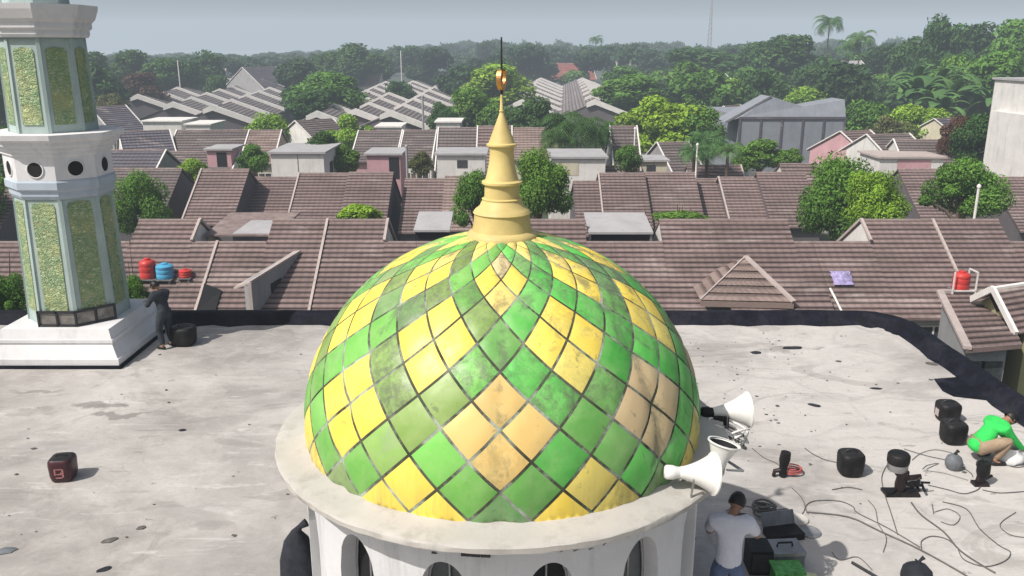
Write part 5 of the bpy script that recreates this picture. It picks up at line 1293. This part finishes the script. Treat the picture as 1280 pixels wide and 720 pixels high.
b2 = bucket(1187, 528, 'black bucket with a pale mark, the farther of two behind the crouching person', .19, .33)
mb = MB(); mb.box(-.198, -.194, -.07, .05, .09, .22); mb.build('pale_spot', M['cement'], b2)  # pale patch on the left face
bucket(228, 433, 'black bucket on the roof right beside the person in dark clothes', .25, .42)

# upright machine
p = on(1128, 623); o = empty('drill_stand', (p.x, p.y+.15, 0), 'dark upright machine with round black head and white band right of the lone bucket', 'machine')
mb = MB(); mb.box(-.28, .34, -.16, .12, .003, .06); mb.bar((-.24, -.14, .05), (.1, .1, .1), .06); mb.bar((.1, -.1, .05), (.42, .06, .05), .05); mb.build('base', M['black'], o)
mb = MB(); mb.lathe([(.09, .06), (.10, .2), (.08, .34), (.13, .40), (.13, .46)], 16, 0, Matrix.Translation((.02, 0, 0)), capt=True); mb.bar((.02, 0, .30), (.36, -.06, .38), .06, .08); mb.bar((.1, 0, .22), (.3, .05, .12), .07); mb.build('motor', M['maroonblack'], o)
mb = MB(); mb.lathe([(.17, .46), (.185, .5), (.185, .60)], 24, 0, Matrix.Translation((-.05, .05, 0)), capb=True); mb.build('white_band', M['metal'], o)
mb = MB(); mb.lathe([(.188, .60), (.20, .63), (.20, .76), (.17, .80), (.001, .81)], 24, 0, Matrix.Translation((-.05, .05, 0))); mb.build('head', M['black'], o, 50)
mb = MB(); r5 = random.Random(2)
for k in range(9):
    a_ = Vector((r5.uniform(-.05, .42), r5.uniform(-.2, .1), r5.uniform(.05, .42))); b_ = a_ + Vector((r5.uniform(-.02, .2), r5.uniform(-.1, .1), r5.uniform(-.12, .06))); mb.bar(a_, b_, r5.uniform(.02, .05), r5.uniform(.02, .06))
mb.build('loose_fittings', M['black'], o); o.scale = (.8, .8, .8)
M_ = None
p = on(983, 600); o = empty('hand_drill', (p.x-.03, p.y+.1, 0), 'black hand drill standing upright on the red-brown cable coil', 'drill')
mb = MB(); mb.tube([(0, 0, .02), (.0, .0, .16), (.01, 0, .30), (.02, 0, .42)], [.055, .06, .085, .075], 12); mb.build('motor_body', M['black'], o)
mb = MB(); mb.tube([(-.02, 0, .12), (-.13, .0, .10), (-.14, 0, .02)], [.04, .035, .03], 8); mb.build('grip', M['maroonblack'], o)
p = on(1195, 590); o = empty('small_bag', (p.x, p.y+.1, 0), 'small dark grey bag with a tied top left of the black pump', 'bag')
mb = MB(); mb.lathe([(.08, 0), (.115, .05), (.125, .13), (.10, .21), (.05, .25), (.02, .26)], 18, 0, None, True, .2, True, True, 2.6); mb.build('body', M['greyitem'], o)
mb = MB(); mb.tube([(0, 0, .25), (.02, 0, .29), (.05, .01, .31)], [.03, .02, .03], 8); mb.build('tied_top', M['black'], o)
p = on(1229, 611); o = empty('pump', (p.x, p.y+.12, 0), 'small black pump with a looped handle near the crouching person', 'pump')
mb = MB(); mb.tube([(.02, 0, .14), (.03, 0, .22), (.03, 0, .38)], [.07, .10, .095], 12); mb.build('body', M['black'], o)
mb = MB(); mb.tube([(-.03+.055*math.cos(a), 0, .36+.075*math.sin(a)) for a in [math.pi*k/8*1.2 for k in range(9)]], .016, 6); mb.build('handle', M['darkmetal'], o)
mb = MB(); mb.box(-.1, .12, -.07, .07, .0, .05); mb.bar((.0, 0, .05), (.02, 0, .18), .09); mb.bar((.08, 0, .1), (.18, .0, .16), .03); mb.build('foot', M['maroonblack'], o)
p = on(1148, 742); o = empty('spiky_bag', (p.x, p.y+.1, 0), 'dark bulging sack with a knotted top at the bottom edge', 'sack')
mb = MB(); rows = []; r3 = random.Random(9)
for z, r in ((0, .13), (.06, .175), (.16, .185), (.27, .16), (.33, .10), (.36, .03)):
    rows.append([(r*(1+.09*r3.uniform(-1, 1))*math.cos(2*math.pi*k/18), r*(1+.09*r3.uniform(-1, 1))*math.sin(2*math.pi*k/18), z) for k in range(18)])
mb.grid(rows, 0, True); mb.face(rows[-1]); mb.build('body', M['blackmat'], o)
mb = MB(); mb.tube([(0, 0, .35), (.02, 0, .40), (.06, 0, .44)], [.03, .018, .03], 6); mb.tube([(0, 0, .35), (-.04, 0, .41)], [.02, .012], 6); mb.build('knot', M['blackmat'], o)
# tall dark rounded shape left of the drum
p = Vector((-2.36, 8.25, 0)); o = empty('dark_shape', p, 'tall black rounded shape close to the left side of the drum', 'sack')
mb = MB(); rows = []
for z, r in ((0, .14), (.2, .2), (.6, .22), (.95, .20), (1.2, .14), (1.32, .05)):
    rows.append([(r*(1+.10*r3.uniform(-1, 1))*math.cos(2*math.pi*k/22)*.95, r*(1+.10*r3.uniform(-1, 1))*math.sin(2*math.pi*k/22), z+.02*r3.random()) for k in range(22)])
mb.grid(rows, 0, True); mb.face(rows[-1]); mb.build('body', M['blackmat'], o)
mb = MB(); mb.tube([(0, 0, 1.3), (.05, 0, 1.38), (.12, .02, 1.42)], [.06, .03, .05], 8); mb.build('knot', M['blackmat'], o)

# tool cases by the standing man
p = on(983, 678); o = empty('tool_case', (p.x, p.y+.15, 0), 'open black tool case lying right of the standing man', 'tool case', R(12))
mb = MB(); mb.box(-.24, .24, -.14, .12, .002, .10); mb.build('case_body', M['black'], o)
mb = MB(); mb.hexa([(-.24, .125, .09), (.24, .125, .09), (.24, .15, .09), (-.24, .15, .09)], [(-.24, .2, .26), (.24, .2, .26), (.24, .225, .26), (-.24, .225, .26)]); mb.build('case_lid', M['greyitem'], o)
mb = MB(); mb.tube([(-.08, -.145, .06), (-.07, -.19, .06), (.07, -.19, .06), (.08, -.145, .06)], .012, 6); mb.build('handle', M['darkmetal'], o)
p = on(985, 716); o = empty('grey_toolbox', (p.x-.02, p.y+.15, 0), 'grey toolbox with tools on top, right of the standing man', 'toolbox', R(4))
mb = MB(); mb.box(-.21, .21, -.16, .16, .002, .24); mb.build('box_body', M['greyitem'], o)
mb = MB(); mb.box(-.22, .22, -.17, .17, .243, .29); mb.build('lid', M['metal'], o)
mb = MB(); mb.tube([(-.1, 0, .29), (-.09, 0, .34), (.09, 0, .34), (.1, 0, .29)], .014, 6); mb.build('handle', M['black'], o)
p = on(957, 722); o = empty('amplifier_box', (p.x-.05, p.y+.2, 0), 'tall black amplifier box between the standing man and the grey toolbox', 'box')
mb = MB(); mb.box(-.14, .14, -.16, .16, .002, .34); mb.build('cabinet', M['black'], o)
mb = MB(); mb.box(-.12, .12, -.166, -.162, .05, .30); mb.build('grille', M['darkmetal'], o)
p = on(986, 736); o = empty('green_bottle_crate', (p.x, p.y+.12, 0), 'green plastic crate over a pale yellow cloth at the bottom edge', 'crate')
mb = MB(); mb.box(-.17, .17, -.12, .12, .012, .2)
for k in range(5): mb.box(-.15+.07*k, -.12+.07*k, -.135, -.122, .02, .2)
mb.build('crate_body', M['green_item'], o)
mb = MB(); mb.box(-.19, .19, -.15, .14, .203, .235); mb.build('rim', M['green_item'], o)
p = on(1000, 732); mb = MB(); rows = [[(p.x+(i/6-.5)*.55, p.y+(j/5-.4)*.4, .008+.02*r3.random()) for i in range(7)] for j in range(6)]; mb.grid(rows); tag(mb.build('cloth', M['yellowcloth']), 'pale yellow cloth spread under the green crate', 'cloth')
p = on(954, 646, .02); tube_thing('cable_coil', [p + Vector((.15*math.cos(k*.75)*(1+.1*math.sin(k*1.3)), .13*math.sin(k*.75), .02+.006*k+.03*rr.random())) for k in range(34)], .016, M['cable'], 'thick tangled coil of black cable right of the standing man', 'cable coil')
for (x, y, r, mt, lab) in ((1012, 666, .15, 'metal', 'round grey metal lid lying right of the tool case'), (996, 650, .16, 'ledge', 'round pale disc lying above the tool case')):
    p = on(x, y); mb = MB(); mb.lathe([(r, .003), (r, .022), (r*.93, .032), (r*.88, .022), (.001, .024)], 28, 0, Matrix.Translation(p)); tag(mb.build('round_lid', M[mt]), lab, 'lid')
# flat dark scraps
M['dirtscrap'] = simple('grey_dirt', (.10, .095, .088), .95, var=.5)
def scrap(x, y, w, h, label, mat='blackmat', seed=1, rot=0.0):
    p = on(x, y); g = random.Random(seed*7+int(x)); mb = MB(); n_ = 12; rim = []
    for k in range(n_):
        a = 2*math.pi*k/n_; q = Vector((w*math.cos(a)*g.uniform(.75, 1.1), h*math.sin(a)*g.uniform(.75, 1.1), 0)); q.rotate(Matrix.Rotation(rot, 3, 'Z')); rim.append(p+q)
    c = p + Vector((0, 0, .03))
    for k in range(n_):
        a, b = rim[k], rim[(k+1) % n_]; mb.face([c, a+Vector((0, 0, .012)), b+Vector((0, 0, .012))]); mb.face([a+Vector((0, 0, .012)), a+Vector((0, 0, .001)), b+Vector((0, 0, .001)), b+Vector((0, 0, .012))])
    return tag(mb.build('scrap', M[mat]), label, 'scrap')
scrap(8, 689, .13, .09, 'dark scrap lying at the left edge near the bottom', 'greyitem', 1, .3)
scrap(137, 676, .11, .06, 'flat grey oval scrap, left one of two near the bottom left', 'dirtscrap', 2, .5)
scrap(177, 660, .07, .05, 'flat grey oval scrap, right one of two near the bottom left', 'dirtscrap', 3, .6)
scrap(990, 435, .26, .10, 'dark pile of swept debris on the back right part of the roof', 'blackmat', 4, .1)
scrap(945, 441, .13, .10, 'dark lump of debris left of the swept pile near the back kerb', 'blackmat', 5, .2)
scrap(1018, 507, .13, .07, 'flat black scrap alone on the right part of the roof', 'blackmat', 6, -.6)
scrap(228, 538, .07, .05, 'small black scrap on the left part of the roof below the minaret shadow', 'blackmat', 7, 0)
scrap(130, 712, .10, .05, 'dark scrap by a crack at the bottom left edge', 'blackmat', 8, .6)
scrap(1095, 486, .12, .05, 'dark leaf scrap on a crack at the upper right', 'blackmat', 9, -.1)
scrap(1048, 452, .07, .05, 'grey scrap between the swept pile and the right kerb', 'dirtscrap', 10, -.1)
scrap(1165, 455, .14, .10, 'dark peeled patch beside the right kerb corner', 'dirtscrap', 11, -.4)
scrap(208, 488, .03, .02, 'tiny black speck below the minaret shadow', 'blackmat', 12)
def litter():
    g = random.Random(77); mb = MB()
    for i in range(300):
        x, y = g.uniform(-9, 8.6), g.uniform(6.2, 19.2)
        if g.random() < .45: x, y = g.gauss(4.2, 2.0), g.gauss(15.5, 2.2)
        if math.hypot(x-CX, y-CY) < 2.2 or x > 8.7 or y > 19.2 or (x < -8 and y > 16.4): continue
        s = g.uniform(.007, .028)*(1.7 if g.random() < .12 else 1); a = g.uniform(0, 6.28)
        q = [Vector((x+s*math.cos(a+k*1.57)*g.uniform(.6, 1.5), y+s*math.sin(a+k*1.57)*g.uniform(.5, 1.2), .006+.012*g.random())) for k in range(4)]
        mb.face(q)
    tag(mb.build('leaf_litter', M['dirtscrap']), 'scattered specks of leaf litter and grit on the roof', 'litter', None, 'stuff')
litter()

# ------------------------------------------------------------------ people
def skin(name, pts, edges, mat, parent, root=0, sub=2):
    # pts: list of (x,y,z,r) or (x,y,z,rx,ry)
    me = bpy.data.meshes.new(name+'_cage'); me.from_pydata([p[:3] for p in pts], edges, []); me.update()
    o = bpy.data.objects.new(name+'_cage', me); COL.objects.link(o)
    o.modifiers.new('s', 'SKIN'); sv = me.skin_vertices[0].data
    for i, p in enumerate(pts):
        sv[i].radius = (p[3], p[4] if len(p) > 4 else p[3]); sv[i].use_root = (i == root)
    o.modifiers['s'].use_smooth_shade = True
    m = o.modifiers.new('u', 'SUBSURF'); m.levels = sub; m.render_levels = sub
    dg = bpy.context.evaluated_depsgraph_get(); ev = o.evaluated_get(dg); nm = bpy.data.meshes.new_from_object(ev); nm.name = name
    bpy.data.objects.remove(o); bpy.data.meshes.remove(me); nm.materials.clear(); nm.materials.append(mat)
    for p in nm.polygons: p.use_smooth = True
    r = bpy.data.objects.new(name, nm); COL.objects.link(r); r.parent = parent; return r

def person(loc, rz, J, label, top, bottom, sleeves, hair='hair', scale=1.0, shoes='rubber', hem=.06, hat=False):
    # J: joints in the figure's own frame (facing +y): pelvis chest neck head, and per side s: sh el wr hip kn an toe, hd (hand direction)
    root = empty('person', loc, label, 'person', rz); root.scale = (scale,)*3
    V = lambda k: Vector(J[k]); pts = []; ed = []
    def add(p, r, par=None, r2=None):
        pts.append((p[0], p[1], p[2], r, r2 or r)); i = len(pts)-1
        if par is not None: ed.append((par, i))
        return i
    pel = add(V('pelvis'), .10, None, .085); wa = add(V('pelvis').lerp(V('chest'), .5), .10, pel, .08); ch = add(V('chest'), .12, wa, .088)
    uc = add(V('chest').lerp(V('neck'), .65), .10, ch, .085); nk = add(V('neck'), .052, uc); hd = V('head'); up = (hd-V('neck')).normalized(); fw = V('face').normalized()
    fw = (fw - up*fw.dot(up)).normalized(); sd_ = fw.cross(up)
    jw = add(V('neck').lerp(hd, .45)+fw*.01, .056, nk); he = add(hd+fw*.012, .084, jw, .092); cr_ = add(hd+up*.065, .066, he, .075)
    nose = add(hd+fw*.098-up*.005, .012, he); nt_ = add(hd+fw*.115-up*.022, .010, nose)
    mth = add(hd+fw*.088-up*.055, .018, jw)
    for s in (-1, 1): e = add(hd+sd_*s*.082-up*.01-fw*.005, .012, he); add(hd+sd_*s*.094+up*.012-fw*.012, .012, e)
    for s in ('l', 'r'):
        sh, el, wr = V('sh_'+s), V('el_'+s), V('wr_'+s)
        a = add(sh, .058, uc); b = add(sh.lerp(el, .5), .047, a); c = add(el, .040, b); d = add(el.lerp(wr, .35), .038, c); e = add(wr, .026, d)
        h = V('hd_'+s).normalized(); n_ = Vector(J.get('pn_'+s, (0, 0, -1))); t = h.cross(n_).normalized(); n_ = t.cross(h).normalized()
        pm = add(wr+h*.045, .026, e, .020); pk = add(wr+h*.085, .024, pm, .018)
        for k, (o_, L_) in enumerate(((-.030, .066), (-.010, .078), (.010, .073), (.030, .058))):
            f0 = add(wr+h*.090+t*o_, .0095, pk); f1 = add(wr+h*(.090+L_*.5)+t*o_*1.1+n_*.010, .0085, f0); add(wr+h*(.090+L_*.85)+t*o_*1.1+n_*.038, .0075, f1)
        sgn = -1 if s == 'r' else 1
        t0 = add(wr+h*.035-t*.035*sgn, .011, pm); t1 = add(wr+h*.068-t*.056*sgn+n_*.012, .010, t0); add(wr+h*.095-t*.056*sgn+n_*.030, .0085, t1)
        hp, kn, an, to = V('hip_'+s), V('kn_'+s), V('an_'+s), V('toe_'+s)
        a = add(hp, .066, pel); b = add(hp.lerp(kn, .5), .060, a); c = add(kn, .048, b); d = add(kn.lerp(an, .35), .052, c); e = add(an, .036, d); add(an.lerp(to, .55)-Vector((0, 0, .015)), .036, e, .03); add(to, .028, len(pts)-1, .02)
    body = skin('body', pts, ed, M['skin'], root, 0, 2)
    # shirt
    pts = []; ed = []
    lo = V('pelvis') - (V('chest')-V('pelvis')).normalized()*hem
    a = add(lo-(V('chest')-V('pelvis')).normalized()*.05, .172, None, .148); b = add(V('pelvis').lerp(V('chest'), .3), .148, a, .122); c = add(V('pelvis').lerp(V('chest'), .7), .150, b, .120); d = add(V('chest'), .158, c, .122)
    e = add(V('chest').lerp(V('neck'), .62), .135, d, .115); f = add(V('chest').lerp(V('neck'), 1.06), .07, e, .068)
    for s in ('l', 'r'):
        sh, el, wr = V('sh_'+s), V('el_'+s), V('wr_'+s)
        g = add(sh, .088, e); 
        if sleeves == 'short': h = add(sh.lerp(el, .45), .072, g); add(sh.lerp(el, .78), .070, h)
        else: h = add(sh.lerp(el, .5), .066, g); k = add(el, .058, h); k = add(el.lerp(wr, .5), .052, k); add(el.lerp(wr, .9), .042, k)
    skin('shirt', pts, ed, M[top], root, 0, 2)
    # trousers
    pts = []; ed = []
    a = add(V('pelvis')+(V('chest')-V('pelvis'))*.42, .138, None, .116); p0 = add(V('pelvis'), .158, a, .138)
    for s in ('l', 'r'):
        hp, kn, an = V('hip_'+s), V('kn_'+s), V('an_'+s)
        b = add(hp, .125, p0); c = add(hp.lerp(kn, .5), .102, b); d = add(kn, .080, c); e = add(kn.lerp(an, .4), .070, d); add(kn.lerp(an, .93), .060, e)
    skin('trousers', pts, ed, M[bottom], root, 0, 2)
    for s in ('l', 'r'):
        an, to = V('an_'+s), V('toe_'+s); pts = []; ed = []
        dd = (to-an); dd.z = 0; dd.normalize(); z = to.z
        a = add(Vector((an.x, an.y, z+.012))-dd*.05, .042, None, .038); b = add(Vector((an.x, an.y, z+.015))+dd*.05, .044, a, .04); add(to+dd*.015, .036, b, .03)
        skin('shoe', pts, ed, M[shoes], root, 0, 1)
    # hair: shell over the back and top of the skull
    mb = MB(); rows = []
    Rm = Matrix((sd_, fw, up)).transposed()
    for i in range(11):
        th = math.pi*i/10*.64; row = []
        for k in range(24):
            ph = 2*math.pi*k/24; front = max(0, math.sin(ph)); t2 = th*(1-.36*front); r_ = 1+.03*math.sin(ph*5+i)+.02*math.sin(i*3+k)
            row.append(hd + up*.018 + Rm @ Vector((.094*math.sin(t2)*math.cos(ph)*r_, .106*math.sin(t2)*math.sin(ph)*r_ - .004, .115*math.cos(t2)*r_)))
        rows.append(row)
    mb.grid(rows, 0, True)
    hr = mb.build('hair' if not hat else 'cap', M[hair], root)
    for s in (-1, 1):
        mb = MB(); mb.lathe([(.001, -.008), (.007, -.005), (.009, 0), (.007, .005), (.001, .008)], 10, 0, Matrix.Translation(hd+fw*.088+sd_*s*.032+up*.012)); mb.build('eye', M['rubber'], root)
    return root

def ik(a, b, l1, l2, pole):
    # mid joint of a two-bone limb
    a, b, pole = Vector(a), Vector(b), Vector(pole); d = b-a; L_ = min(d.length, (l1+l2)*.999); d.normalize()
    x = (l1*l1-l2*l2+L_*L_)/(2*L_); h = math.sqrt(max(0, l1*l1-x*x)); p = pole-d*pole.dot(d); return tuple(a+d*x+p.normalized()*h)
# 1: standing man in white, back to the viewer, head bent, hands working in front of him
J = dict(pelvis=(0, 0, .93), chest=(.0, .03, 1.24), neck=(.02, .07, 1.46), head=(.05, .15, 1.56), face=(.25, .8, -.45),
    sh_l=(-.195, .03, 1.385), sh_r=(.205, .05, 1.385), wr_l=(-.10, .40, 1.12), wr_r=(.20, .42, 1.10), hd_l=(.3, 1, -.1), hd_r=(-.2, 1, -.1),
    hip_l=(-.095, 0, .90), hip_r=(.095, 0, .90), kn_l=(-.11, .03, .48), kn_r=(.11, .04, .48), an_l=(-.12, 0, .085), an_r=(.13, .02, .085), toe_l=(-.15, .17, .03), toe_r=(.17, .18, .03))
J['el_l'] = ik(J['sh_l'], J['wr_l'], .29, .25, (-.8, -.4, -.8)); J['el_r'] = ik(J['sh_r'], J['wr_r'], .29, .25, (.9, -.4, -.7))
person((2.40, 8.30, 0), R(-14), J, 'man in white t-shirt and blue jeans standing beside the drum with his back turned', 'white_cloth', 'jeans', 'short', scale=1.0)
# 2: crouching person in green, working at a white bag
J = dict(pelvis=(0, -.20, .27), chest=(0, .02, .53), neck=(0, .20, .66), head=(0, .30, .70), face=(0, .8, -.7),
    sh_l=(-.19, .11, .60), sh_r=(.19, .11, .60), wr_l=(-.13, .50, .22), wr_r=(.13, .50, .22), hd_l=(.3, 1, -.3), hd_r=(-.3, 1, -.3),
    hip_l=(-.10, -.18, .27), hip_r=(.10, -.18, .27), an_l=(-.15, .02, .085), an_r=(.15, .02, .085), toe_l=(-.18, .20, .03), toe_r=(.18, .20, .03))
J['kn_l'] = ik(J['hip_l'], J['an_l'], .42, .40, (-.35, 1, .55)); J['kn_r'] = ik(J['hip_r'], J['an_r'], .42, .40, (.35, 1, .55))
J['el_l'] = ik(J['sh_l'], J['wr_l'], .28, .25, (-.8, -.3, -.5)); J['el_r'] = ik(J['sh_r'], J['wr_r'], .28, .25, (.8, -.3, -.5))
p = on(1236, 580); person((p.x, p.y+.1, 0), R(-82), J, 'person in bright green top crouching over a white bag near the right kerb', 'green_cloth', 'tan_cloth', 'long', scale=1.04)
p = on(1268, 583); mb = MB(); rows = []; r3 = random.Random(3)
for z, r in ((0, .17), (.06, .21), (.14, .17), (.21, .10), (.25, .12)):
    rows.append([(p.x+r*(1+.22*r3.uniform(-1, 1))*math.cos(2*math.pi*k/18), p.y+.12+r*.7*(1+.22*r3.uniform(-1, 1))*math.sin(2*math.pi*k/18), z+.004+.03*r3.random()) for k in range(18)])
mb.grid(rows, 0, True); tag(mb.build('white_bag', M['whitebag']), 'crumpled white plastic bag in front of the crouching person', 'bag')
# 3: person in dark clothes by the minaret
J = dict(pelvis=(0, 0, .86), chest=(0, .06, 1.15), neck=(0, .14, 1.34), head=(0, .20, 1.44), face=(0, .9, -.35),
    sh_l=(-.19, .09, 1.27), sh_r=(.19, .09, 1.27), wr_l=(-.08, .42, 1.06), wr_r=(.10, .42, 1.04), hd_l=(.2, 1, .1), hd_r=(-.2, 1, .1),
    hip_l=(-.09, 0, .83), hip_r=(.09, 0, .83), kn_l=(-.12, .09, .46), kn_r=(.12, .09, .46), an_l=(-.12, 0, .085), an_r=(.14, .02, .085), toe_l=(-.15, .17, .03), toe_r=(.17, .18, .03))
J['el_l'] = ik(J['sh_l'], J['wr_l'], .28, .25, (-.8, -.3, -.8)); J['el_r'] = ik(J['sh_r'], J['wr_r'], .28, .25, (.8, -.3, -.8))
p = on(207, 437); person((p.x+.02, p.y+.1, 0), R(62), J, 'person in dark clothes standing at the right side of the minaret base', 'greyblack_cloth', 'greyblack_cloth', 'long', scale=.97)
